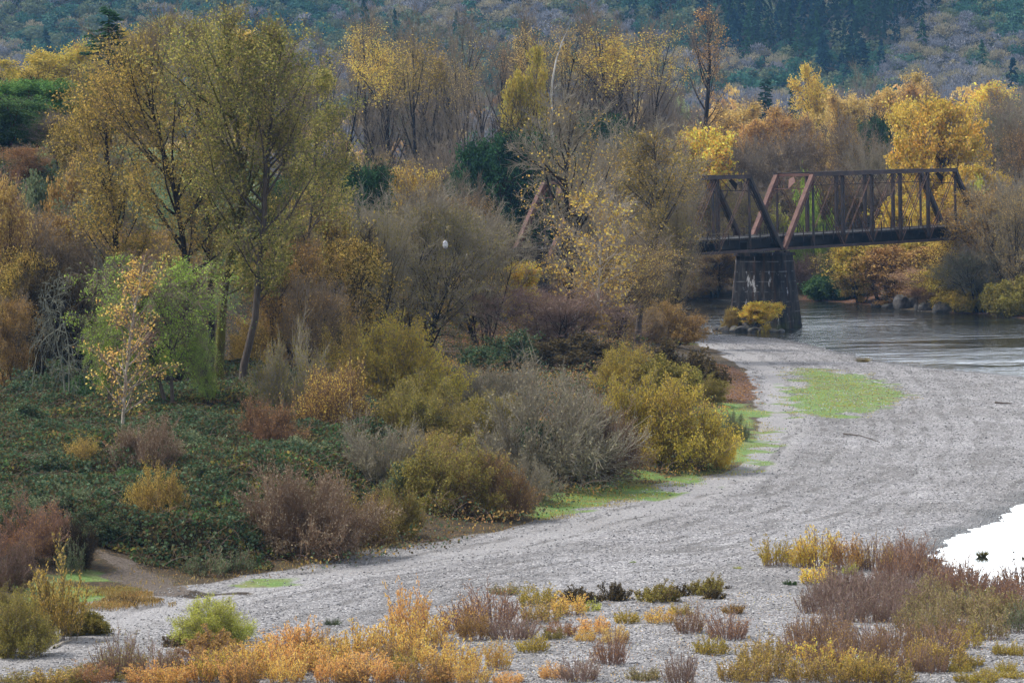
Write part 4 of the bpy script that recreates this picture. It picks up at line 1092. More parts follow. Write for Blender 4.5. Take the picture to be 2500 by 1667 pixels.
for i in range(3):
    arch('shoots%d' % i, S_, pal='amber', twig='redtwig', bark='redtwig', seed=150 + i, H=1.7, R=.95, ns=46, nl=54, ls=.085, asp=.42)
    arch('whips%d' % i, S_, pal='rust', twig='redtwig', bark='redtwig', seed=160 + i, H=1.4, R=1.0, ns=80, nl=18, ls=.065, k=2, spread=.45, tw=.009)
    arch('sprig%d' % i, S_, pal='oliveb', twig='twig', bark='twig', seed=170 + i, H=.9, R=.8, ns=60, nl=36, ls=.065, asp=.5, spread=.7)
    arch('cushion%d' % i, B_, pal='oliveb', twig='browntwig', bark='browntwig', seed=180 + i, H=.7, R=.8, ns=34, n2=6, n3=4, nl=6, ls=.06, tw=.008, lspread=.06, low=.1, rad=.012)
    arch('tuft%d' % i, tuft_geo, pal='drygrass', seed=190 + i, H=.5, R=.4, n=220, w=.010)
arch('pine0', C_, pal='dgreen', seed=201, H=24, R=4.6, cb=.12, n1=120, irregular=.5, nl=70, ls=.7, r0=.3, droop=.3)
arch('fir0', C_, pal='conifer', seed=202, H=24, R=3.6, cb=.04, n1=150, irregular=.25, nl=34, ls=.75)
arch('fir1', C_, pal='conifer', seed=203, H=24, R=3.0, cb=.04, n1=150, irregular=.35, nl=34, ls=.7)
arch('gnarled0', T_, pal='sage', seed=211, H=7, R=3.6, cb=.35, ns=2, lean=.3, br=.4, r0=.16, prof_='oval', n1=12, a1=75, t1=-.10, n2=6, l2=.5, n3=4, l3=.55, trop=-.12, nl=0, tw=.016, wig=.2)
arch('birch0', T_, pal='palegold', seed=212, H=13, R=2.6, cb=.26, ns=1, r0=.10, prof_='column', n1=34, a1=46, t1=.10, n2=7, n3=5, nl=3, ls=.26, asp=.75, lspread=.3, tw=.012, hang=.4)
arch('lone0', T_, pal='ambr', seed=213, H=36, R=5.0, cb=.38, ns=1, r0=.6, prof_='oval', n1=24, a1=40, t1=.14, n2=9, n3=9, nl=5, ls=.32, leafgap=.42, lspread=.6, tw=.024, lfmin=.45)
arch('sapling0', S_, pal='olivegold', seed=214, H=4.2, R=1.7, ns=34, nl=260, ls=.14, asp=.5, k=8, spread=.42, tw=.014)

def unique_tree(kind, uvpath, Y, label, seed, pal, twig, bark, group=None, **kw):
    """a tree whose trunk follows the bends seen in the photograph, built in its own coordinates"""
    g = None; pts = []
    for i, (u, v) in enumerate(uvpath):
        p = at(u, v, Y)
        if i == 0: g = np.array([p[0], Y, gz(p[0], Y)])
        pts.append(p - g)
    pts[0] = np.array([0, 0, -.3])
    wood_, crown = tree_geo(seed, path=pts, **kw)
    r = bpy.data.objects.new(kind, None); COL.objects.link(r); r.location = g
    link('trunk', wood_.mesh(kind + '_trunk', [barkmat(bark)]), r); link('crown', crown.mesh(kind + '_crown', [leafmat(pal), barkmat(twig)]), r)
    tag(r, label, 'tree', group); return r

# ------------------------------------------------------------------ trees
G1 = 'tall cottonwoods in a row behind the river bank'
BIG = 'olive leaved trees on the near bank'
# the big olive trees
kw = dict(r0=.42, R=6.0, cb=.30, n1=38, a1=46, t1=.11, n2=9, n3=9, nl=8, ls=.19, leafgap=.26, lspread=.6, prof_='oval', tw=.014)
unique_tree('alder_tree', [(531, 1056), (530, 970), (536, 883), (543, 768), (555, 653), (585, 557), (600, 430), (570, 260), (562, 66)], 302, 'great olive leaved tree with a mossy dark trunk, tallest above the bramble thicket', 301, 'olive', 'twig', 'moss', BIG, **kw)
unique_tree('alder_tree', [(585, 1056), (593, 940), (597, 863), (620, 814), (628, 730), (635, 634), (647, 519), (645, 430), (660, 300), (690, 100)], 300, 'olive tree with a smooth grey kinked trunk leaning away from the mossy one', 302, 'olive', 'twig', 'bark', BIG, **{**kw, 'r0': .33})
unique_tree('alder_tree', [(470, 1000), (462, 760), (450, 600), (425, 451), (402, 372), (370, 260), (335, 135)], 308, 'broad olive gold tree whose forked trunk shows behind the bright green willow', 303, 'olivegold', 'twig', 'dark', BIG, **{**kw, 'r0': .34, 'R': 7.0})
unique_tree('alder_tree', [(520, 1000), (516, 760), (513, 577), (508, 480), (505, 383), (480, 250), (455, 75)], 312, 'olive tree with a straight dark trunk between the forked tree and the mossy one', 304, 'olive', 'twig', 'dark', BIG, **{**kw, 'r0': .32, 'R': 5.4})
unique_tree('alder_tree', [(755, 980), (750, 800), (752, 600), (770, 420), (775, 180)], 330, 'slim olive tree at the outer edge of the big olive group, beside the bare cottonwoods', 305, 'olive', 'twig', 'bark', BIG, **{**kw, 'r0': .2, 'R': 3.8, 'n1': 30})
unique_tree('alder_tree', [(300, 1010), (290, 760), (285, 560), (265, 400), (255, 220)], 318, 'lower olive gold tree filling the outer side of the big group under the pine', 306, 'olivegold', 'twig', 'dark', BIG, **{**kw, 'r0': .25, 'R': 5.4, 'n1': 36})
# pale young tree and centre cottonwoods
unique_tree('birch_tree', [(296, 1135), (298, 1050), (303, 960), (312, 850), (330, 740), (352, 640)], 262, 'slender white stemmed young tree with scattered orange leaves in front of the green willow', 311, 'birch', 'redtwig', 'pale', None,
            r0=.12, R=2.9, cb=.20, n1=44, a1=52, t1=.07, n2=7, n3=5, nl=2, ls=.16, leafgap=.42, asp=.75, lspread=.35, tw=.012, prof_='column', hang=.3)
unique_tree('cottonwood_tree', [(1388, 900), (1386, 800), (1392, 720), (1390, 620), (1384, 520), (1382, 430), (1392, 340), (1405, 284)], 393, 'half bare cottonwood with a dark straight trunk in front of the bridge portal', 312, 'sparse', 'greytwig', 'dark', None,
            r0=.48, R=7.2, cb=.16, n1=44, a1=58, t1=.08, n2=10, n3=13, nl=1, ls=.21, asp=.8, lspread=.4, tw=.020, prof_='oval', leafgap=.40)
unique_tree('cottonwood_tree', [(1462, 880), (1460, 780), (1462, 690), (1468, 600), (1455, 530), (1440, 480)], 384, 'pale stemmed young cottonwood hung with loose yellow leaves beside the dark trunk', 313, 'sparse', 'pale', 'pale', None,
            r0=.16, R=4.6, cb=.12, n1=40, a1=58, t1=.06, n2=8, n3=10, nl=1, ls=.25, asp=.85, lspread=.5, tw=.014, prof_='oval', leafgap=.40)
unique_tree('cottonwood_tree', [(1555, 858), (1562, 760), (1590, 660), (1612, 560), (1605, 440), (1595, 345)], 420, 'olive brown half leafless tree reaching over to the end of the visible bridge', 314, 'olivegold', 'greytwig', 'bark', None,
            r0=.34, R=6.2, cb=.30, n1=44, a1=56, t1=.07, n2=9, n3=12, nl=4, ls=.20, lspread=.4, tw=.019, prof_='oval', leafgap=.25)
unique_tree('dead_tree', [(1345, 640), (1347, 420), (1348, 300), (1344, 230), (1352, 170), (1364, 125), (1378, 85), (1392, 60)], 585, 'white barkless dead snag standing among the bare cottonwoods', 315, 'palegold', 'snag', 'snag', None,
            r0=.42, R=1.4, cb=.45, n1=7, a1=40, t1=.1, n2=1, n3=1, nl=0, tw=.03, prof_='oval')
unique_tree('cottonwood_tree', [(1722, 560), (1721, 420), (1722, 310), (1728, 230), (1733, 150), (1725, 40)], 730, 'lone tall cottonwood standing apart with orange leaves at its top', 316, 'ambr', 'twig', 'dark', None,
            r0=.75, R=5.6, cb=.42, n1=26, a1=36, t1=.15, n2=9, n3=9, nl=3, ls=.28, leafgap=.45, lspread=.6, tw=.024, prof_='oval', lfmin=.55)
unique_tree('leaning_tree', [(2150, 744), (2128, 690), (2110, 655), (2085, 630), (2065, 605)], 566, 'dark leaning tree with yellow leaves at the water under the bridge', 317, 'ygreen', 'dark', 'dark', None,
            r0=.30, R=4.2, cb=.35, n1=22, a1=60, t1=.08, n2=8, n3=7, nl=7, ls=.36, asp=.8, leafgap=.42, lspread=.5, prof_='oval')

def T(kind, ar, u, vt, Y, w, label, pal=None, twig=None, bark=None, group=None, dz=0, depth=1.0, cat='tree', parts=TREE_PARTS):
    loc, ww, hh = seen_at(u, vt, Y, w, dz)
    return plant(kind, ar, loc, ww, hh, label, cat, pal, twig, bark, group, parts, None, depth)
for u, vt, Y, w, ar, pal, lb in [
    (735, 78, 690, 190, 'cottonbare0', 'ambr', 'bare cottonwood with a brown orange fringe, first of the row next to the olive trees'),
    (800, 92, 650, 170, 'cottonbare1', 'palegold', 'bare grey cottonwood between the orange fringed one and the bright gold pair'),
    (868, 32, 660, 190, 'cotton0', 'gold', 'bright gold cottonwood whose top is the most yellow of the row'),
    (925, 42, 640, 170, 'cotton1', 'gold', 'gold cottonwood with a forked dark trunk beside the most yellow one'),
    (975, 72, 670, 160, 'cotton0', 'olivegold', 'duller olive gold cottonwood behind the forked gold one'),
    (1030, 40, 625, 190, 'cotton1', 'olivegold', 'olive gold topped cottonwood leaning towards the bare brown pair'),
    (1085, 42, 655, 210, 'cottonbare0', 'gold', 'wide bare cottonwood with spreading dark limbs before the gap in the row'),
    (1140, 62, 610, 180, 'cottonbare1', 'palegold', 'grey bare cottonwood with many limbs just before the tallest brown one'),
    (1215, 16, 650, 220, 'cottonbare1', 'ambr', 'tallest bare brown cottonwood of the row with reddish twigs'),
    (1318, 34, 640, 190, 'cotton0', 'palegold', 'bare cottonwood with a thin yellow top just behind the white snag'),
    (1400, 44, 660, 190, 'cottonbare0', 'olivegold', 'grey brown cottonwood next to the white snag'),
    (1475, 24, 640, 230, 'cotton1', 'gold', 'wide cottonwood with a broad gold cap near the end of the row'),
    (1540, 52, 655, 190, 'cotton0', 'gold', 'last cottonwood of the row, gold topped and leaning outward over the valley')]:
    T('cottonwood_tree', ar, u, vt - 22, Y, w, lb, pal, 'twig', 'dark', G1)
for u, vt, Y, w, ar, pal, lb in [
    (700, 95, 720, 170, 'cottonbare1', 'palegold', 'pale bare cottonwood half hidden behind the olive trees at the start of the back row'),
    (770, 88, 730, 180, 'cottonbare0', 'ambr', 'brown bare cottonwood of the back row behind the orange fringed one'),
    (895, 70, 735, 180, 'cottonbare1', 'olivegold', 'grey olive cottonwood of the back row between the two gold ones'),
    (1000, 80, 730, 180, 'cottonbare0', 'palegold', 'grey bare cottonwood of the back row behind the duller olive gold one'),
    (1060, 60, 735, 180, 'cottonbare1', 'ambr', 'brown bare cottonwood of the back row at the gap'),
    (1175, 52, 725, 190, 'cottonbare0', 'mauve', 'mauve bare cottonwood of the back row beside the tallest brown one'),
    (1275, 48, 730, 190, 'cottonbare1', 'olivegold', 'olive grey cottonwood of the back row behind the narrow yellow tree'),
    (1360, 45, 735, 190, 'cottonbare0', 'gold', 'gold fringed cottonwood of the back row behind the white snag'),
    (1440, 52, 725, 180, 'cottonbare1', 'palegold', 'grey bare cottonwood of the back row before the broad gold cap'),
    (1510, 60, 730, 180, 'cottonbare0', 'olivegold', 'olive bare cottonwood of the back row near the outer end')]:
    T('cottonwood_tree', ar, u, vt - 8, Y, w, lb, pal, 'twig', 'dark', G1)
T('cottonwood_tree', 'goldtree0', 1262, 118, 585, 105, 'narrow bright yellow tree in front of the tallest brown cottonwood', 'broom', 'twig', 'dark')
for u, vt, Y, w, ar, pal, lb in [
    (770, 350, 560, 150, 'baredome0', 'ambr', 'brown bare understory tree below the first cottonwoods'),
    (850, 385, 545, 140, 'baredome1', 'olivegold', 'olive brown understory tree below the bright gold cottonwoods'),
    (935, 370, 570, 150, 'autumn0', 'olivegold', 'yellowing understory tree between the dark cottonwood trunks'),
    (1020, 380, 560, 140, 'baredome1', 'browngold', 'leafless brown tree low between the leaning and the wide bare cottonwood'),
    (1100, 355, 575, 150, 'baredome0', 'mauve', 'mauve brown bare tree below the gap in the cottonwood row'),
    (1180, 345, 560, 140, 'baredome1', 'browngold', 'brown bare tree low beside the narrow bright yellow tree'),
    (1430, 320, 590, 150, 'baredome0', 'browngold', 'brown bare tree low behind the dark green sprigs'),
    (1510, 330, 600, 150, 'baredome1', 'mauve', 'mauve bare tree low under the broad gold cap'),
    (1590, 280, 640, 150, 'baredome0', 'ambr', 'reddish brown bare tree at the foot of the last cottonwood'),
    (1640, 320, 600, 140, 'baredome1', 'mauve', 'dim mauve brown tree just behind the orange maple'),
    (990, 385, 470, 150, 'autumn1', 'sparse', 'thin tree with a few pale yellow leaves behind the bare grey willow'),
    (940, 405, 480, 170, 'baredome0', 'mauve', 'grey mauve bare thicket tree between the two dark green trees')]:
    T('understory_tree', ar, u, vt, Y, w, lb, pal, 'twig', 'dark')
# west hillside
T('yellow_tree', 'goldtree0', 45, 145, 610, 170, 'yellow green cottonwood dome cut by the picture edge above the green madrones', 'ygreen', 'twig')
T('yellow_tree', 'goldtree1', 122, 112, 620, 170, 'tallest of the yellow domes beside the pine', 'broom', 'twig')
T('yellow_tree', 'goldtree0', 185, 138, 640, 110, 'small golden dome touching the pine', 'gold', 'twig')
T('yellow_tree', 'goldtree1', 212, 92, 720, 90, 'orange gold tree showing through the branches of the pine', 'orange', 'twig')
T('yellow_tree', 'goldtree1', 318, 58, 650, 110, 'yellow crown rising between the pine and the great olive tree', 'ygreen', 'twig')
T('yellow_tree', 'goldtree0', 365, 42, 680, 100, 'yellow crown farther behind the olive gold tree', 'broom', 'twig')
T('yellow_tree', 'goldtree1', 610, 70, 690, 120, 'golden crown peeping over the great olive tree', 'gold', 'twig')
T('pine_tree', 'pine0', 258, 28, 430, 175, 'tall dark green pine with open branches above the olive trees', 'dgreen', 'dark', 'dark')
T('madrone_tree', 'evergreen0', 80, 188, 415, 215, 'tall bright green evergreen on the west slope', 'madgreen', 'dark', 'redbark')
T('madrone_tree', 'evergreen1', 15, 240, 402, 210, 'dark green evergreen on the west slope at the picture edge', 'green', 'dark', 'redbark')
T('small_oak', 'baredome0', 150, 268, 398, 130, 'reddish brown leafless small oak beside the bright green evergreen', 'mauve', 'twig', 'dark')
T('small_oak', 'baredome1', 205, 300, 408, 110, 'grey leafless small oak under the pine', 'sage', 'greytwig', 'dark')
T('small_oak', 'autumn0', 172, 292, 385, 85, 'small oak with yellow leaves and a dark stem on the grassy slope', 'olivegold', 'dark', 'dark')
T('small_oak', 'autumn1', 62, 352, 388, 110, 'low crooked oak with dull red leaves on the grassy slope', 'rust', 'twig', 'dark')
T('small_oak', 'baredome1', 240, 360, 372, 150, 'dull green grey oak behind the big olive trees', 'sage', 'twig', 'dark')
T('slope_bush', 'leafbush0', 90, 452, 362, 150, 'green bush on the grassy slope', 'sage', 'twig', 'dark', None, cat='bush', parts=SHRUB_PARTS)
T('slope_bush', 'leafbush1', 160, 430, 358, 110, 'yellow brown bush beside the green one on the slope', 'browngold', 'twig', 'dark', None, cat='bush', parts=SHRUB_PARTS)
for u, vt, Y, w, ar, pal, tw, lb in [
    (5, 420, 330, 110, 'autumn0', 'palegold', 'redtwig', 'pale yellow leaved tree cut by the picture edge below the slope'),
    (55, 500, 336, 170, 'baredome0', 'browngold', 'twig', 'brown leafless tree below the green bush'),
    (125, 500, 342, 180, 'autumn1', 'browngold', 'twig', 'brown gold tree with a red madrone trunk below the slope'),
    (60, 600, 322, 150, 'autumn0', 'olivegold', 'dark', 'golden leaved small tree below the brown leafless one'),
    (20, 715, 312, 120, 'autumn1', 'browngold', 'twig', 'brown leaved small tree at the picture edge above the thicket'),
    (205, 545, 322, 190, 'baredome1', 'darkbr', 'twig', 'dim grey brown tree behind the dead lichen branches'),
    (260, 455, 346, 230, 'autumn0', 'sage', 'twig', 'grey green leaved tree behind the forked olive trunk'),
    (340, 540, 334, 240, 'autumn1', 'browngold', 'twig', 'brown leaved tree low behind the bright green willow'),
    (420, 590, 326, 200, 'baredome0', 'browngold', 'twig', 'bare brown tree just behind the bright green willow'),
    (690, 560, 328, 200, 'autumn1', 'browngold', 'twig', 'brown gold tree behind the kinked grey trunk'),
    (770, 440, 345, 180, 'autumn0', 'olivegold', 'twig', 'olive gold lower tree beside the slim olive tree'),
    (830, 560, 338, 200, 'autumn1', 'olivegold', 'dark', 'golden brown tree between the kinked trunk and the bare grey willow'),
    (760, 680, 318, 170, 'baredome1', 'browngold', 'twig', 'dark bare tree over the yellow bush by the kinked trunk'),
    (120, 650, 318, 150, 'evergreen0', 'darkbr', 'dark', 'dark shaded tree behind the dead lichen branches, nearest the slope')]:
    T('bank_tree', ar, u, vt, Y, w, lb, pal, tw, 'dark')
T('dead_tree', 'gnarled0', 165, 655, 296, 190, 'dead tree with drooping lichen grey branches above the thicket', 'sage', 'lichen', 'lichen')
T('dead_tree', 'gnarled0', 232, 610, 304, 150, 'second dead tree with pale bare branches behind the drooping one', 'sage', 'lichen', 'lichen')
T('willow_tree', 'weep0', 415, 622, 284, 310, 'bright green willow with drooping sprays in front of the olive trunks', 'willow', 'twig', 'bark')
T('willow_tree', 'weep1', 255, 730, 288, 140, 'smaller bright green willow spray behind the white stemmed young tree', 'willow', 'twig', 'bark')
T('willow_tree', 'weep1', 505, 800, 287, 90, 'thin hanging green willow spray against the mossy trunk', 'willow', 'twig', 'bark')
# centre
T('evergreen_tree', 'evergreen0', 1245, 305, 505, 240, 'rounded dark green evergreen behind the bridge portal', 'dgreen', 'dark', 'dark')
T('evergreen_tree', 'evergreen1', 1195, 360, 510, 150, 'lower dark green evergreen joined to the rounded one', 'dgreen', 'dark', 'dark')
T('evergreen_tree', 'evergreen1', 850, 392, 430, 170, 'dark green evergreen between the olive trees and the bare grey willow', 'dgreen', 'dark', 'dark')
T('evergreen_tree', 'evergreen0', 700, 420, 425, 170, 'dull green evergreen half hidden behind the slim olive tree', 'green', 'dark', 'dark')
T('evergreen_tree', 'evergreen0', 1440, 262, 560, 180, 'dark green sprigs of an evergreen above the half bare cottonwood', 'dgreen', 'dark', 'dark')
T('young_maple', 'maple0', 826, 458, 388, 66, 'small bright yellow tree poking up in front of the dark evergreen', 'yellow', 'twig', 'dark')
T('bare_willow', 'willowbare0', 1010, 440, 384, 330, 'wide leafless grey willow with a white bag in its twigs', 'oliveb', 'greytwig', 'dark')
T('bare_willow', 'willowbare1', 1170, 500, 397, 260, 'leafless grey willow arching beside the bridge portal', 'grey', 'greytwig', 'dark')
T('bare_willow', 'willowbare1', 900, 480, 376, 200, 'narrower leafless willow beside the golden brown tree', 'oliveb', 'greytwig', 'dark')
T('bare_willow', 'willowbare0', 1130, 425, 432, 200, 'orange brown bare willow top behind the wide grey one', 'ambr', 'twig', 'dark')
T('bare_willow', 'willowbare1', 1345, 700, 384, 330, 'brown leafless branches drooping round the foot of the half bare cottonwood', 'mauve', 'redtwig', 'dark')
T('bare_willow', 'willowbare0', 1500, 560, 410, 300, 'brown twiggy willow between the pale stemmed cottonwood and the river', 'sparse', 'twig', 'dark')
T('bare_willow', 'willowbare1', 1630, 440, 446, 130, 'olive twiggy willow touching the end of the visible bridge', 'oliveb', 'twig', 'dark')
T('bare_willow', 'willowbare0', 1500, 305, 470, 240, 'olive bare willow dome behind the half bare cottonwood', 'browngold', 'greytwig', 'dark')
T('bare_willow', 'willowbare1', 1600, 350, 480, 250, 'olive bare willow dome below the orange maple', 'browngold', 'greytwig', 'dark')
T('golden_bush', 'maple1', 1120, 635, 420, 150, 'golden leaved small tree glowing under the bare willows', 'orange', 'dark', 'dark')
T('golden_bush', 'maple0', 1255, 632, 432, 120, 'orange gold small tree at the base of the bridge portal', 'orange', 'dark', 'dark')
T('golden_bush', 'maple0', 950, 690, 400, 150, 'dim gold small tree behind the wide grey willow stems', 'olivegold', 'dark', 'dark')
T('river_shrub', 'dome0', 1625, 738, 438, 170, 'olive brown willow bush at the river edge before the bridge pier', 'browngold', 'twig', 'dark', cat='bush', parts=SHRUB_PARTS)
T('river_shrub', 'twiggy0', 1545, 745, 432, 150, 'twiggy brown bush behind the olive brown river bush', 'browngold', 'twig', 'dark', cat='bush', parts=SHRUB_PARTS)
# far side of the river, from the hill down to the water
for u, vt, Y, w, ar, pal, lb in [
    (1660, 228, 1000, 95, 'maple0', 'palegreen', 'pale green tree in the haze behind the lone cottonwood'),
    (1612, 168, 960, 110, 'baredome0', 'mauve', 'hazy mauve tree between the last cottonwood and the lone one'),
    (1690, 255, 900, 110, 'baredome1', 'ambr', 'hazy amber tree below the pale green one'),
    (1775, 250, 800, 130, 'goldtree1', 'palegold', 'pale gold tree beside the lone cottonwood'),
    (1835, 265, 770, 120, 'goldtree0', 'ambr', 'amber tree in front of the dark firs'),
    (1955, 275, 780, 90, 'goldtree1', 'ambr', 'low amber tree in front of the smaller fir'),
    (2008, 160, 830, 120, 'goldtree0', 'gold', 'tall gold poplar beside the smaller fir'),
    (2055, 225, 790, 110, 'goldtree1', 'palegold', 'pale gold tree below the tall gold poplar'),
    (2105, 152, 900, 120, 'cottonbare0', 'mauve', 'tall bare mauve tree between two gold poplars'),
    (2175, 182, 800, 150, 'goldtree0', 'palegold', 'broad pale gold poplar in the middle of the gold trees'),
    (2215, 205, 770, 120, 'goldtree1', 'ambr', 'amber gold tree beside the broad pale poplar'),
    (2240, 245, 720, 100, 'goldtree0', 'broom', 'olive gold tree behind the big yellow maple'),
    (2285, 162, 930, 110, 'cottonbare1', 'mauve', 'tall bare tree behind the big yellow maple'),
    (2395, 202, 880, 150, 'goldtree1', 'orange', 'orange gold tree top behind the big grey dome'),
    (2492, 215, 830, 150, 'baredome0', 'ambr', 'brown bare tree at the picture edge behind the grey dome')]:
    T('valley_tree', ar, u, vt, Y, w, lb, pal, 'twig', 'bark')
T('fir_tree', 'fir0', 1872, 197, 980, 84, 'broad dark blue fir standing in the valley', 'conifer', 'dark', 'dark')
T('fir_tree', 'fir1', 1935, 220, 975, 52, 'slim dark blue fir next to the broad one', 'conifer', 'dark', 'dark')
T('fir_tree', 'fir1', 1972, 236, 1020, 34, 'smallest dark fir behind the slim one', 'conifer', 'dark', 'dark')
T('big_maple', 'maple1', 2290, 234, 605, 190, 'big yellow maple above the far end of the bridge', 'maplegold', 'twig', 'dark')
T('big_maple', 'maple0', 2275, 228, 622, 160, 'gold topped maple just behind the big yellow one', 'gold', 'twig', 'dark')
T('big_maple', 'maple0', 2385, 395, 585, 170, 'yellow green maple behind the far end post of the bridge', 'maplegold', 'twig', 'dark')
T('orange_maple', 'maple1', 1715, 308, 628, 180, 'bright orange maple behind the broken off end of the visible bridge', 'orange', 'twig', 'dark')
for u, vt, Y, w, ar, pal, tw, lb in [
    (2440, 225, 645, 240, 'willowbare0', 'sage', 'greytwig', 'big grey green leafless dome beside the yellow maple'),
    (2500, 262, 620, 190, 'willowbare1', 'ambr', 'twig', 'brown leafless dome at the picture edge'),
    (1850, 335, 650, 150, 'willowbare1', 'grey', 'greytwig', 'grey leafless tree above the bridge portal'),
    (1925, 315, 640, 150, 'baredome0', 'mauve', 'twig', 'mauve brown bare tree above the near top chord'),
    (2035, 285, 640, 190, 'willowbare0', 'browngold', 'twig', 'wide brown bare tree above the middle of the bridge'),
    (2140, 330, 630, 150, 'willowbare1', 'grey', 'greytwig', 'grey bare tree beside the big yellow maple'),
    (1785, 340, 640, 130, 'baredome1', 'mauve', 'twig', 'bare tree just beside the orange maple'),
    (2000, 400, 615, 170, 'baredome0', 'browngold', 'twig', 'bare brown tree seen through the first panels of the bridge'),
    (1840, 440, 610, 170, 'baredome1', 'oliveb', 'twig', 'olive twiggy tree seen through the bridge portal'),
    (2110, 440, 618, 170, 'baredome0', 'mauve', 'twig', 'mauve twiggy tree seen through the middle panels'),
    (1750, 430, 622, 150, 'willowbare0', 'oliveb', 'twig', 'olive twiggy tree seen through the cut off span')]:
    T('bare_tree', ar, u, vt, Y, w, lb, pal, tw, 'dark')
T('evergreen_tree', 'evergreen1', 2140, 278, 700, 90, 'dark green evergreen patch among the gold poplars', 'dgreen', 'dark', 'dark')
for u, vt, Y, w, ar, pal, lb, cat in [
    (1985, 455, 606, 90, 'leafbush0', 'willow', 'fresh green bush seen through the first panel of the bridge', 'bush'),
    (1900, 520, 612, 110, 'leafbush1', 'lime', 'light green bush seen low through the portal', 'bush'),
    (2190, 470, 600, 150, 'maple0', 'yellow', 'yellow maple seen through the last panels of the bridge', 'tree'),
    (2260, 500, 592, 110, 'maple1', 'yellow', 'second yellow maple low through the last panel', 'tree'),
    (2330, 502, 588, 90, 'maple0', 'rust', 'orange red small maple just behind the far end post', 'tree'),
    (2402, 462, 575, 80, 'leafbush0', 'lime', 'lime green bush beyond the far end post', 'bush')]:
    T('bridge_side_' + cat, ar, u, vt, Y, w, lb, pal, 'twig', 'dark', cat=cat, parts=TREE_PARTS if cat == 'tree' else SHRUB_PARTS)
for u, vt, Y, w, ar, pal, tw, lb in [
    (1740, 600, 606, 170, 'autumn0', 'browngold', 'twig', 'olive brown tree behind the river pier'),
    (1660, 630, 610, 170, 'twiggy0', 'browngold', 'twig', 'brown bush at the water across from the olive brown river bush'),
    (1970, 620, 603, 130, 'twiggy1', 'darkbr', 'redtwig', 'dark brown bare thicket bush right beside the pier'),
    (2015, 590, 606, 140, 'willowbare0', 'grey', 'greytwig', 'grey bare twigs under the bridge next to the dark thicket'),
    (2035, 648, 591, 120, 'leafbush0', 'green', 'dark', 'dark green bush on the far bank under the bridge'),
    (2100, 600, 579, 170, 'autumn1', 'olivegold', 'dark', 'brown and gold tree behind the leaning trunk'),
    (2180, 595, 564, 170, 'autumn0', 'ambr', 'dark', 'amber leaved tree over the pale pointed boulder'),
    (2235, 578, 570, 170, 'maple1', 'ygreen', 'dark', 'bright yellow green maple tucked under the bridge deck'),
    (2265, 650, 551, 150, 'autumn1', 'pink', 'redtwig', 'pinkish brown shrubby tree above the far bank rocks'),
    (2320, 640, 545, 130, 'autumn0', 'ygreen', 'dark', 'yellow green shrubby tree at the water past the rocks'),
    (2420, 440, 541, 220, 'autumn1', 'browngold', 'greytwig', 'tree with brown gold leaves hiding the far end of the bridge'),
    (2480, 420, 532, 190, 'willowbare1', 'palegold', 'greytwig', 'grey twiggy tree with few leaves at the picture edge past the bridge'),
    (2400, 590, 538, 190, 'willowbare0', 'sage', 'greytwig', 'grey green bare willow over the reddish bank'),
    (2475, 680, 527, 130, 'leafbush1', 'oliveb', 'greytwig', 'olive bush on the reddish bank at the picture edge'),
    (2385, 690, 540, 110, 'leafbush0', 'ygreen', 'twig', 'small yellow green bush at the start of the reddish bank'),
    (2345, 560, 549, 140, 'autumn0', 'sparse', 'dark', 'sparse leaved tree in front of the timber abutment')]:
    T('riverside_tree', ar, u, vt, Y, w, lb, pal, tw, 'dark')
T('pier_bush', 'maple0', 1840, 735, 500.5, 100, 'bright yellow bush on the boulders at the foot of the pier', 'orange', 'dark', 'dark', cat='bush', dz=-.6, parts=SHRUB_PARTS)
T('pier_bush', 'dome0', 1785, 752, 502.5, 50, 'dull gold bush beside the bright yellow one on the pier boulders', 'olivegold', 'twig', 'dark', cat='bush', dz=-.6, parts=SHRUB_PARTS)
T('pier_bush', 'cushion0', 1866, 786, 497.2, 32, 'small yellow green plant low on the pier boulders', 'broom', 'twig', 'dark', cat='bush', dz=-.4, parts=SHRUB_PARTS)
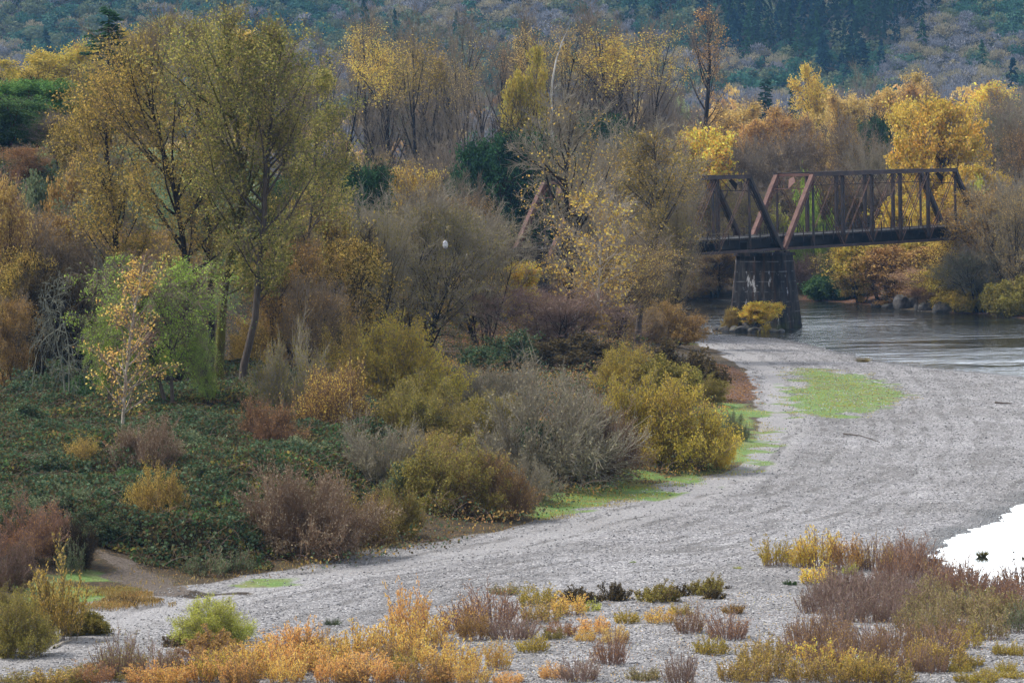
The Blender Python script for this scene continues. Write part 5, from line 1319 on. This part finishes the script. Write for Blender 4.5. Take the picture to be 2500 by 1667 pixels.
# ------------------------------------------------------------------ bushes and low plants, placed by the point where they meet the ground
def Gp(kind, ar, u, vb, w, h, label, pal=None, twig=None, bark=None, group=None, cat='bush', parts=SHRUB_PARTS, depth=1.0):
    p = ground_hit(u, vb); s = p[1] / F
    if p[2] < 0: p = on_z(u, vb, .03)
    return plant(kind, ar, (p[0], p[1], p[2] - .05), w * s, h * s, label, cat, pal, twig, bark, group, parts, None, depth)
for ar, u, vb, w, h, pal, tw, lb in [
    ('dome0', 960, 1010, 300, 235, 'broom', 'twig', 'large rounded yellow bush below the bare grey willow'),
    ('dome1', 850, 990, 170, 200, 'olivegold', 'twig', 'yellow bush joined to the large rounded one, nearer the kinked trunk'),
    ('dome0', 640, 930, 190, 170, 'olivegold', 'twig', 'golden bush glowing behind the kinked grey trunk'),
    ('twiggy0', 720, 1040, 240, 230, 'oliveb', 'greytwig', 'grey twiggy bush beside the kinked grey trunk'),
    ('twiggy1', 820, 1075, 220, 190, 'sparse', 'browntwig', 'brown twiggy bush with a few bright yellow leaves'),
    ('dome1', 1020, 1080, 250, 160, 'oliveb', 'twig', 'olive bush in front of the large rounded yellow one'),
    ('twiggy0', 1330, 1170, 400, 270, 'grey', 'greytwig', 'biggest grey twiggy bush in the middle of the bank'),
    ('twiggy1', 1450, 1170, 230, 190, 'mauve', 'browntwig', 'mauve brown twiggy bush at the front of the biggest grey one'),
    ('dome0', 1640, 1140, 300, 215, 'ygreen', 'twig', 'big bright yellow green bush where the track bends'),
    ('dome1', 1545, 1120, 200, 210, 'broom', 'twig', 'yellow bush between the biggest grey one and the bright yellow green one'),
    ('dome1', 1740, 1140, 130, 110, 'yellow', 'twig', 'low yellow bush spilling from the bright yellow green one towards the track'),
    ('dome0', 1525, 965, 190, 120, 'broom', 'twig', 'yellow green bush below the pale stemmed cottonwood'),
    ('leafbush0', 1670, 960, 190, 120, 'darkbr', 'browntwig', 'dark brown bramble mound beside the reddish leaf patch'),
    ('leafbush1', 1620, 985, 170, 110, 'oliveb', 'browntwig', 'olive bramble mound in front of the dark brown one'),
    ('dome1', 1715, 985, 130, 75, 'oliveb', 'browntwig', 'low olive bush at the edge of the reddish leaf patch'),
    ('leafbush1', 1385, 905, 240, 84, 'darkbr', 'dark', 'dark brown green bramble mound under the half bare cottonwood'),
    ('leafbush0', 1230, 905, 190, 90, 'bramble', 'dark', 'dark green bramble mound by the rust red leaf slope'),
    ('twiggy0', 1215, 1000, 230, 120, 'grey', 'greytwig', 'grey olive twiggy bush behind the biggest grey one'),
    ('dome0', 1195, 1090, 230, 130, 'oliveb', 'twig', 'yellow olive bush between the large rounded yellow one and the biggest grey one'),
    ('dome1', 1100, 1250, 280, 190, 'oliveb', 'browntwig', 'large olive bush near the gravel, beside the brown twiggy one'),
    ('twiggy1', 1210, 1265, 190, 160, 'browngold', 'browntwig', 'brown bush with gold tips above the green grass strip'),
    ('dome0', 1060, 1180, 200, 130, 'olivegold', 'twig', 'gold tipped bush behind the large olive one'),
    ('twiggy0', 940, 1180, 260, 160, 'grey', 'greytwig', 'pale grey twiggy bush above the brown one by the gravel'),
    ('twiggy1', 760, 1360, 330, 220, 'mauve', 'browntwig', 'wide brown leafless bush at the gravel edge'),
    ('twiggy0', 880, 1330, 190, 150, 'olivegold', 'browntwig', 'brown bush with yellow tips joined to the wide leafless one'),
    ('dome1', 960, 1310, 160, 120, 'oliveb', 'browntwig', 'dark olive bush in the gap between the wide brown one and the large olive one'),
    ('leafbush0', 1320, 1160, 190, 130, 'bramble', 'dark', 'dark green bramble mound at the front of the biggest grey bush'),
    ('leafbush1', 1010, 1230, 140, 110, 'sage', 'twig', 'grey green bramble mound beside the large olive bush'),
    ('twiggy0', 1290, 1225, 150, 110, 'grey', 'greytwig', 'pale grey twigs between the brown gold tipped bush and the grass'),
    ('dome0', 200, 1190, 160, 120, 'olivegold', 'twig', 'yellow brown bush standing in the bramble thicket'),
    ('dome1', 385, 1310, 150, 175, 'olivegold', 'browntwig', 'golden bush at the front of the bramble thicket'),
    ('twiggy1', 350, 1195, 210, 170, 'mauve', 'browntwig', 'reddish brown twigs around the foot of the white stemmed young tree'),
    ('twiggy1', 660, 1125, 190, 150, 'rust', 'browntwig', 'rust brown twiggy bush at the foot of the olive trees'),
    ('twiggy0', 90, 1360, 190, 150, 'rust', 'redtwig', 'dark reddish twiggy bush at the end of the thicket'),
    ('twiggy1', 180, 1385, 110, 120, 'darkbr', 'dark', 'dark twiggy bush beside the muddy path'),
    ('twiggy0', 30, 1440, 130, 140, 'darkbr', 'redtwig', 'dark twiggy bush at the picture edge above the grass wedge'),
    ('dome0', 45, 1600, 190, 150, 'oliveb', 'twig', 'olive bush cut by the picture edge beside the gravel'),
    ('dome1', 20, 1530, 140, 100, 'oliveb', 'twig', 'smaller olive bush behind the one cut by the picture edge'),
    ('leafbush1', 205, 1550, 110, 60, 'oliveb', 'twig', 'low olive bush at the foot of the yellowing sapling'),
    ('dome0', 512, 1572, 200, 118, 'lime', 'greytwig', 'round lime green bush alone on the gravel'),
    ('cushion0', 525, 1600, 160, 70, 'browngold', 'redtwig', 'brown low bush in front of the round lime green one'),
    ('cushion1', 425, 1575, 70, 32, 'darkbr', 'redtwig', 'dark maroon low bush at the foot of the round lime green one'),
    ('sprig0', 500, 1402, 120, 60, 'sage', 'twig', 'grey green weeds at the dark foot of the thicket'),
    ('sprig1', 570, 1398, 110, 70, 'sage', 'twig', 'tall grey green weeds between the thicket and the wide brown bush'),
    ('leafbush0', 100, 1000, 200, 110, 'bramble', 'dark', 'dark green bramble mound under the dead lichen tree'),
    ('leafbush1', 240, 1010, 190, 90, 'green', 'dark', 'green bramble mound behind the white stemmed young tree'),
    ('dome1', 1790, 1075, 70, 70, 'sage', 'twig', 'small grey green broom on the grass inside the bend'),
    ]:
    Gp('bank_bush', ar, u, vb, w, h, lb, pal, tw, 'dark' if tw == 'dark' else 'browntwig')
Gp('sapling', 'sapling0', 148, 1565, 150, 240, 'yellowing cottonwood sapling on the grass wedge by the gravel', 'olivegold', 'twig', 'twig', cat='sapling', parts=TREE_PARTS)
Gp('sapling', 'shoots1', 175, 1400, 70, 90, 'blue green sapling top just behind the yellowing sapling', 'sage', 'twig', 'twig', cat='sapling', parts=TREE_PARTS)
for i, (u, v, w, h) in enumerate([(60, 1080, 190, 90), (180, 1110, 150, 70), (420, 1080, 180, 80), (480, 1150, 200, 90), (90, 1200, 200, 90), (290, 1230, 170, 80), (520, 1240, 200, 100), (150, 1280, 200, 90), (250, 1322, 170, 80),
                                  (440, 1325, 190, 90), (540, 1340, 170, 90), (330, 1130, 160, 70), (560, 1090, 170, 80), (660, 1200, 190, 90), (20, 1310, 150, 90), (730, 1150, 180, 80)]):
    Gp('bramble_mound', 'leafbush%d' % (i % 2), u, v, w, h, 'dark green bramble mound swelling out of the thicket', ('bramble', 'green', 'bramble', 'sage')[i % 4], 'browntwig', 'dark', 'bramble mounds in the thicket')
# --- plants on the open gravel
def tuft(ar, u, vb, w, h, pal, lb): Gp('grass_tuft', ar, u, vb, w, h, lb, pal, None, None, None, 'grass tuft')
tuft('tuft0', 812, 1527, 48, 26, 'sage', 'lone grey green grass tuft on the gravel')
tuft('tuft1', 2107, 884, 42, 15, 'drygrass', 'brown green grass tuft at the river edge above the grass patch')
tuft('tuft2', 2398, 1357, 40, 22, 'oliveb', 'olive tuft standing in the pool like a small island')
tuft('tuft1', 2235, 1394, 38, 34, 'rust', 'brown tuft at the pool edge')
tuft('tuft0', 1800, 1388, 26, 10, 'lime', 'small bright green tuft on the gravel behind the yellow willow shoots')
tuft('tuft2', 1545, 1373, 18, 8, 'willow', 'tiny green sprout on the middle of the gravel bar')
tuft('tuft1', 2500, 1362, 14, 8, 'drygrass', 'thin reeds in the pool by the picture edge')
for i, (ar, u, vb, w, h, pal, tw, lb) in enumerate([
    # yellow willows beside the pool
    ('shoots0', 1895, 1382, 85, 80, 'ygreen', 'redtwig', 'yellow green willow shoots, outermost of the clump by the pool'),
    ('shoots1', 2000, 1385, 120, 100, 'gold', 'redtwig', 'tallest yellow willow shoots of the clump by the pool'),
    ('shoots2', 1955, 1385, 70, 70, 'yellow', 'redtwig', 'yellow willow shoots between the outermost and the tallest'),
    ('shoots1', 2065, 1392, 90, 88, 'ambr', 'redtwig', 'amber willow shoots beside the tallest yellow ones'),
    ('whips0', 2130, 1390, 110, 90, 'palegold', 'redtwig', 'pale half bare willow shoots at the pool end of the yellow clump'),
    ('shoots0', 2000, 1425, 110, 58, 'orange', 'redtwig', 'low golden shoots in front of the tallest yellow ones'),
    ('sprig2', 2075, 1402, 40, 34, 'lime', 'twig', 'small lime green plant among the yellow willow clump'),
    ('cushion0', 1930, 1428, 36, 16, 'green', 'dark', 'tiny dark green plant alone beside the low golden shoots'),
    # low olive shrubs at the edge of the open gravel
    ('cushion0', 1725, 1452, 90, 52, 'oliveb', 'browntwig', 'rounded olive low shrub alone at the gravel edge'),
    ('cushion1', 1740, 1462, 60, 30, 'darkbr', 'dark', 'dark brown low shrub in front of the rounded olive one'),
    ('cushion2', 1775, 1438, 24, 12, 'darkbr', 'dark', 'tiny dark shrub just past the rounded olive one'),
    ('cushion0', 1605, 1468, 110, 52, 'oliveb', 'browntwig', 'wide olive shrub second along the gravel edge'),
    ('cushion1', 1660, 1455, 50, 34, 'darkbr', 'dark', 'dark olive shrub touching the wide second one'),
    ('cushion2', 1500, 1465, 80, 48, 'darkbr', 'dark', 'dark brown heather like shrub near the middle of the gravel edge'),
    ('cushion0', 1420, 1470, 110, 42, 'darkbr', 'dark', 'long dark low shrub beside the golden shoots'),
    ('sprig0', 1440, 1490, 60, 30, 'lime', 'twig', 'lime green patch at the foot of the long dark low shrub'),
    ('shoots0', 1315, 1478, 110, 60, 'broom', 'twig', 'olive yellow shoots at the start of the dark low shrubs'),
    ('sprig1', 1235, 1450, 80, 30, 'drygrass', 'twig', 'olive grassy plant topping the brown and gold clump'),
    ('shoots1', 1390, 1500, 100, 58, 'amber', 'redtwig', 'golden shoots below the long dark low shrub'),
    ('shoots2', 1320, 1520, 110, 66, 'olivegold', 'redtwig', 'gold and olive shoots in the middle of the brown clump'),
    ('whips1', 1200, 1530, 170, 110, 'rust', 'redtwig', 'broad reddish brown leafless clump on the gravel'),
    ('whips2', 1130, 1545, 130, 95, 'peach', 'redtwig', 'brown clump with orange tips beside the tall orange shoots'),
    ('whips0', 1250, 1560, 140, 70, 'mauve', 'redtwig', 'dark brown leafless clump in front of the broad reddish one'),
    ('shoots0', 1370, 1552, 90, 44, 'rust', 'redtwig', 'small reddish gold plant right of the dark brown clump'),
    ('shoots1', 1450, 1545, 90, 46, 'peach', 'redtwig', 'peach coloured low plant under the golden shoots'),
    ('sprig2', 1530, 1520, 70, 40, 'ygreen', 'twig', 'yellow green low plant among the olive shrubs'),
    ('shoots2', 1610, 1520, 80, 44, 'amber', 'redtwig', 'amber low plant below the wide olive shrub'),
    ('sprig0', 1660, 1500, 60, 34, 'ygreen', 'twig', 'small yellow green plant beside the amber low plant'),
    ('shoots0', 1000, 1560, 120, 150, 'peach', 'redtwig', 'tallest orange willow shoots, pointed like a flame'),
    ('shoots1', 1050, 1585, 120, 100, 'amber', 'redtwig', 'golden shoots at the foot of the tallest orange ones'),
    ('shoots2', 950, 1590, 110, 90, 'amber', 'redtwig', 'yellow shoots leaning from the tallest orange ones towards the lime bush'),
    ('shoots0', 870, 1610, 120, 100, 'amber', 'redtwig', 'bright yellow shoots midway between the flame shaped shoots and the lime bush'),
    ('shoots1', 740, 1605, 100, 100, 'peach', 'redtwig', 'pointed orange shoots past the lone grey green tuft'),
    ('shoots2', 800, 1640, 120, 90, 'amber', 'redtwig', 'yellow shoots under the bright yellow ones at the picture bottom'),
    ('shoots0', 690, 1640, 120, 90, 'peach', 'redtwig', 'orange shoots in front of the pointed orange ones'),
    ('shoots1', 610, 1650, 130, 80, 'amber', 'redtwig', 'yellow shoots below the round lime bush, orange behind them'),
    ('shoots2', 520, 1660, 130, 74, 'broom', 'redtwig', 'olive yellow shoots just below the brown low bush'),
    ('whips1', 460, 1640, 110, 70, 'rust', 'redtwig', 'brown leafless shoots next to the dark maroon bush'),
    ('whips0', 380, 1655, 120, 100, 'drygrass', 'redtwig', 'thin pale brown whips by the wheel track'),
    ('whips2', 290, 1650, 120, 120, 'drygrass', 'redtwig', 'tall thin brown whips at the lower end of the track'),
    ('shoots0', 230, 1668, 120, 60, 'rust', 'redtwig', 'reddish shoots at the very bottom by the track'),
    ('shoots1', 130, 1675, 130, 50, 'olivegold', 'redtwig', 'olive gold shoots at the bottom corner'),
    ('shoots2', 900, 1668, 130, 80, 'peach', 'redtwig', 'orange shoots at the picture bottom below the bright yellow ones'),
    ('sprig1', 985, 1640, 70, 60, 'broom', 'twig', 'small olive yellow plant on bare gravel below the flame shaped shoots'),
    ('shoots0', 1120, 1650, 130, 100, 'amber', 'redtwig', 'orange and yellow clump standing apart below the brown clump'),
    ('shoots1', 1215, 1635, 70, 80, 'amber', 'redtwig', 'narrow yellow shoots next to the clump standing apart'),
    ('shoots2', 1070, 1668, 90, 50, 'peach', 'redtwig', 'low orange plant at the picture bottom by the clump standing apart'),
    ('sprig2', 1300, 1590, 80, 50, 'ygreen', 'twig', 'yellow green low plant on bare gravel below the dark brown clump'),
    ('sprig0', 1350, 1560, 60, 34, 'oliveb', 'twig', 'small olive plant above the yellow green low one'),
    ('shoots0', 1430, 1565, 60, 36, 'amber', 'redtwig', 'little golden plant beside the lone reddish twig bush'),
    ('whips0', 1490, 1620, 100, 90, 'rust', 'redtwig', 'lone reddish twig bush in the middle of the lower gravel'),
    ('shoots1', 1500, 1570, 80, 50, 'palegold', 'redtwig', 'pale gold plant just behind the lone reddish twig bush'),
    ('whips1', 1680, 1545, 90, 80, 'browngold', 'redtwig', 'reddish fan shaped twigs below the amber low plant'),
    ('whips2', 1775, 1560, 110, 80, 'rust', 'redtwig', 'spreading brown twigs on the pebbles beside the fan shaped ones'),
    ('sprig1', 1735, 1598, 90, 55, 'broom', 'twig', 'rounded olive plant below the spreading brown twigs'),
    ('sprig2', 1790, 1496, 60, 30, 'browngold', 'dark', 'small brown green plant above the spreading brown twigs'),
    ('whips0', 1660, 1668, 90, 90, 'mauve', 'redtwig', 'dark mauve twigs at the picture bottom near the golden mass'),
    ('whips1', 1410, 1660, 120, 70, 'mauve', 'redtwig', 'grey mauve twigs at the picture bottom below the lone twig bush'),
    ('shoots2', 1350, 1655, 80, 44, 'peach', 'redtwig', 'small peach plant beside the grey mauve twigs'),
    ('shoots0', 1240, 1668, 90, 36, 'peach', 'redtwig', 'low peach plant under the narrow yellow shoots'),
    ('sprig0', 1570, 1660, 90, 40, 'drygrass', 'twig', 'dry pale plant at the picture bottom beside dark mauve twigs'),
    ]):
    Gp('willow_shrub', ar, u, vb, w, h, lb, pal, tw, tw, 'low willows and shrubs on the gravel bar')
# the reddish and golden scrub that fills the corner between the pool and the picture edge
rs = random.Random(5)
SCRUB = [('whips%d', 'mauve', 'redtwig', 'reddish brown leafless willow whips crowded on the gravel between the yellow clump and the pool', 'leafless whips crowded by the pool',
          [(1990, 1490), (2040, 1470), (2080, 1500), (2120, 1465), (2150, 1490), (2190, 1470), (2100, 1440), (2160, 1440), (2210, 1500), (2040, 1530), (2120, 1520), (2180, 1515), (2060, 1445), (2230, 1450), (2240, 1480)]),
         ('whips%d', 'rust', 'redtwig', 'rusty leafless whips standing along the edge of the pool', 'rusty whips at the pool edge',
          [(2225, 1378), (2200, 1395), (2180, 1420), (2250, 1415), (2340, 1430), (2370, 1440), (2400, 1452), (2300, 1450), (2460, 1460), (2495, 1450), (2485, 1485), (2430, 1480)]),
         ('shoots%d', 'drygrass', 'redtwig', 'straw coloured willow shoots in the scrub between the pool and the picture bottom', 'straw coloured shoots below the pool',
          [(2290, 1475), (2330, 1490), (2260, 1510), (2310, 1530), (2360, 1510), (2400, 1520), (2440, 1510), (2490, 1520), (2350, 1550), (2270, 1555), (2420, 1560), (2220, 1540)]),
         ('whips%d', 'browngold', 'redtwig', 'tawny brown willow whips in the dense band along the picture bottom', 'tawny whips along the bottom',
          [(2000, 1600), (2060, 1590), (2120, 1590), (2180, 1580), (2240, 1590), (2300, 1600), (2150, 1620), (2080, 1630), (2220, 1640), (2010, 1640), (2280, 1640), (1960, 1570), (2040, 1565), (2330, 1570), (1940, 1600)]),
         ('shoots%d', 'olivegold', 'redtwig', 'olive gold willow shoots in the dense band along the picture bottom', 'olive gold shoots along the bottom',
          [(1850, 1640), (1910, 1650), (1790, 1665), (1880, 1610), (1960, 1665), (2040, 1668), (2110, 1668), (2190, 1668), (2130, 1650), (2250, 1620), (2310, 1630), (1830, 1668)]),
         ('sprig%d', 'broom', 'twig', 'small yellow green plant on the pebbles of the bottom corner', 'yellow green plants in the bottom corner',
          [(2340, 1640), (2380, 1625), (2420, 1650), (2460, 1635), (2490, 1660), (2400, 1665), (2450, 1600), (2360, 1665), (2490, 1600)])]
for ar, pal, tw, lb, grp, pts in SCRUB:
    for i, (u, v) in enumerate(pts):
        w = (95 if 'sprig' not in ar else 62) * rs.uniform(.85, 1.25); h = (78 if 'sprig' not in ar else 36) * rs.uniform(.8, 1.2)
        Gp('willow_shrub', ar % (i % 3), u + rs.uniform(-8, 8), v + rs.uniform(-5, 5), w, h, lb, pal, tw, tw, grp)
BAND = [('amber', 'golden willow shoots crowded in the orange band along the picture bottom', 'golden shoots of the orange band', [(420, 1668), (560, 1640), (640, 1615), (700, 1668), (850, 1650), (1010, 1610), (1060, 1630), (760, 1630), (1150, 1672)]),
        ('peach', 'peach orange willow shoots crowded in the orange band along the picture bottom', 'peach shoots of the orange band', [(480, 1672), (570, 1672), (650, 1650), (735, 1645), (810, 1672), (890, 1630), (960, 1668), (700, 1610), (345, 1672), (400, 1672)]),
        ('browngold', 'brown gold shoots filling gaps in the orange band along the picture bottom', 'brown shoots of the orange band', [(600, 1672), (520, 1640), (780, 1610), (860, 1672), (1040, 1672), (430, 1650), (980, 1620), (1160, 1560)]),
        ('oliveb', 'olive green low shoots along the lower edge of the wheel track', 'olive shoots by the track', [(60, 1672), (180, 1672), (250, 1640), (320, 1660), (210, 1655), (300, 1625)])]
for pal, lb, grp, pts in BAND:
    for i, (u, v) in enumerate(pts):
        Gp('willow_shrub', 'shoots%d' % (i % 3), u + rs.uniform(-8, 8), v + rs.uniform(-4, 4), rs.uniform(85, 135), rs.uniform(45, 88) * (.5 if pal == 'oliveb' else 1), lb, pal, 'redtwig', 'redtwig', grp)
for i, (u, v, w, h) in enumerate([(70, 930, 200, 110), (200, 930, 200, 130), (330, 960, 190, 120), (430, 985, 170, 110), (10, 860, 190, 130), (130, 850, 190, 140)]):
    Gp('shade_coloured_bush', 'leafbush%d' % (i % 2), u, v, w, h, 'nearly black shade coloured bush under the trees behind the thicket', 'shade', 'dark', 'dark', 'shade coloured bushes under the trees')  # added bushes, their near-black leaves paint the shade under the canopy
for u, v, w, h, pal, lb in [(1990, 1628, 120, 70, 'orange', 'bright golden shoots glowing in the dense band at the picture bottom'), (2060, 1640, 100, 60, 'orange', 'second bright golden shoots in the dense band, nearer the pool side'),
                            (2130, 1662, 90, 54, 'orange', 'third bright golden shoots, lowest in the dense band'), (2300, 1470, 60, 40, 'broom', 'dull yellow shoots among the rusty whips by the pool'),
                            (2270, 1400, 50, 44, 'ygreen', 'yellow green shoots among the rusty whips by the pool'), (2360, 1580, 80, 60, 'broom', 'olive yellow shoots at the end of the tawny band'),
                            (2480, 1545, 70, 80, 'sage', 'grey green shoots by the picture edge below the pool'), (2410, 1500, 80, 50, 'ygreen', 'golden green shoots just below the pool')]:
    Gp('willow_shrub', 'shoots%d' % (u % 3), u, v, w, h, lb, pal, 'redtwig', 'redtwig', 'bright shoots in the scrub')
# a sprinkling of seedlings between the shrubs
seed_pts = W2([(380, 1660), (700, 1560), (1000, 1520), (1250, 1430), (1750, 1420), (1950, 1440), (2250, 1420), (2330, 1460), (2520, 1480), (2520, 1680), (380, 1690)], 1.0)
cover('seedlings', [seed_pts], 5200, [leafmat('rust'), leafmat('peach'), leafmat('broom'), leafmat('drygrass')], lambda x, y: .10 + .22 * (vnoise(x, y, .8, 91) > .60) * vnoise(x, y, .5, 92), .95, .085, 9,
      'scattered tiny seedlings and dead stalks between the shrubs', asp=.3, upright=1, weights=[.35, .55, .75])

# ------------------------------------------------------------------ light, air and camera
CLOUD = 4.6
SUN_EL, SUN_AZ = math.radians(52), math.radians(-75)      # azimuth measured from straight ahead, towards the left
sd = Vector((math.sin(SUN_AZ) * math.cos(SUN_EL), math.cos(SUN_AZ) * math.cos(SUN_EL), math.sin(SUN_EL)))
L = bpy.data.lights.new('sun', 'SUN'); L.energy = 1.5; L.angle = math.radians(14); L.color = (1.0, .96, .90)
so = bpy.data.objects.new('sun', L); COL.objects.link(so); so.rotation_euler = sd.to_track_quat('Z', 'Y').to_euler()
w = bpy.data.worlds.new('World'); sc.world = w; w.use_nodes = True
nt = w.node_tree; nt.nodes.clear()
sky = nt.nodes.new('ShaderNodeTexSky'); sky.sky_type = 'NISHITA'; sky.sun_disc = False
sky.sun_elevation = SUN_EL; sky.sun_rotation = SUN_AZ; sky.air_density = 1.0; sky.dust_density = 1.5; sky.ozone_density = 1.0
hs = nt.nodes.new('ShaderNodeHueSaturation'); hs.inputs['Saturation'].default_value = .35; hs.inputs['Value'].default_value = 1.0
bg = nt.nodes.new('ShaderNodeBackground'); bg.inputs['Strength'].default_value = .08
ow = nt.nodes.new('ShaderNodeOutputWorld')
# overcast: a layer of cloud, brightest low down in the north where the light breaks through
def wn(typ, **kw):
    n = nt.nodes.new(typ)
    for k, v in kw.items(): setattr(n, k, v)
    return n
tc = wn('ShaderNodeTexCoord'); sx = wn('ShaderNodeSeparateXYZ'); nt.links.new(tc.outputs['Generated'], sx.inputs[0])
cn = wn('ShaderNodeTexNoise'); cn.inputs['Scale'].default_value = 3.0; cn.inputs['Detail'].default_value = 4
mp = wn('ShaderNodeMapping'); mp.inputs['Scale'].default_value = (1, 1, 3.5); nt.links.new(tc.outputs['Generated'], mp.inputs['Vector']); nt.links.new(mp.outputs[0], cn.inputs['Vector'])
def wr(src, stops):
    r = wn('ShaderNodeValToRGB'); e = r.color_ramp.elements
    while len(e) < len(stops): e.new(.5)
    for q, (pp, c) in zip(e, stops): q.position = pp; q.color = (c, c, c, 1)
    nt.links.new(src, r.inputs[0]); return r.outputs[0]
def wm(op, a_, b_):
    m_ = wn('ShaderNodeMath', operation=op)
    for s_, v_ in zip(m_.inputs, (a_, b_)):
        if hasattr(v_, 'is_linked'): nt.links.new(v_, s_)
        else: s_.default_value = v_
    return m_.outputs[0]
band = wm('MULTIPLY', wr(sx.outputs[2], [(.0, .5), (.05, 1), (.22, .85), (.36, 0)]), wr(sx.outputs[1], [(.05, 0), (.6, 1)]))
glow = wm('MULTIPLY_ADD', wm('MULTIPLY', band, wr(cn.outputs['Fac'], [(.30, .65), (.65, 1.0)])), CLOUD)
glow.node.inputs[2].default_value = 1.0
vs = wn('ShaderNodeVectorMath', operation='SCALE')
nt.links.new(sky.outputs[0], hs.inputs['Color']); nt.links.new(hs.outputs[0], vs.inputs[0]); nt.links.new(glow, vs.inputs['Scale'])
nt.links.new(vs.outputs[0], bg.inputs['Color']); nt.links.new(bg.outputs[0], ow.inputs['Surface'])

hz = NT('haze_air'); pv = hz.n('ShaderNodeVolumePrincipled')
pv.inputs['Color'].default_value = (.26, .55, 1.0, 1); pv.inputs['Density'].default_value = 0.000058; pv.inputs['Anisotropy'].default_value = .2
hz.l(pv.outputs[0], hz.out.inputs['Volume'])
bxv = np.array([(x, y, z) for z in (-4, 215) for x, y in ((-930, -60), (930, -60), (930, 2930), (-930, 2930))], float)
hm = mkmesh('haze', bxv, [[0, 3, 2, 1], [4, 5, 6, 7], [0, 1, 5, 4], [1, 2, 6, 5], [2, 3, 7, 6], [3, 0, 4, 7]], [hz.m])
tag(link('haze', hm), 'thin blue haze filling the valley air', None, None, 'stuff')

cam = bpy.data.cameras.new('camera'); cam.sensor_width = 36; cam.lens = 36 * F / 2500; cam.clip_start = 1; cam.clip_end = 8000
co = bpy.data.objects.new('camera', cam); COL.objects.link(co)
m = Matrix(((rt[0], up[0], -fw[0]), (rt[1], up[1], -fw[1]), (rt[2], up[2], -fw[2]))).to_4x4()
m.translation = Vector((0, 0, CAMZ)); co.matrix_world = m
sc.camera = co
sc.view_settings.view_transform = 'Standard'; sc.view_settings.look = 'None'; sc.view_settings.gamma = 1; sc.view_settings.use_curve_mapping = False
sc.view_settings.exposure = 1.45
sc.cycles.use_denoising = True; sc.cycles.use_adaptive_sampling = False
sc.cycles.max_bounces = 8; sc.cycles.diffuse_bounces = 2; sc.cycles.transmission_bounces = 4; sc.cycles.volume_bounces = 0; sc.cycles.transparent_max_bounces = 8
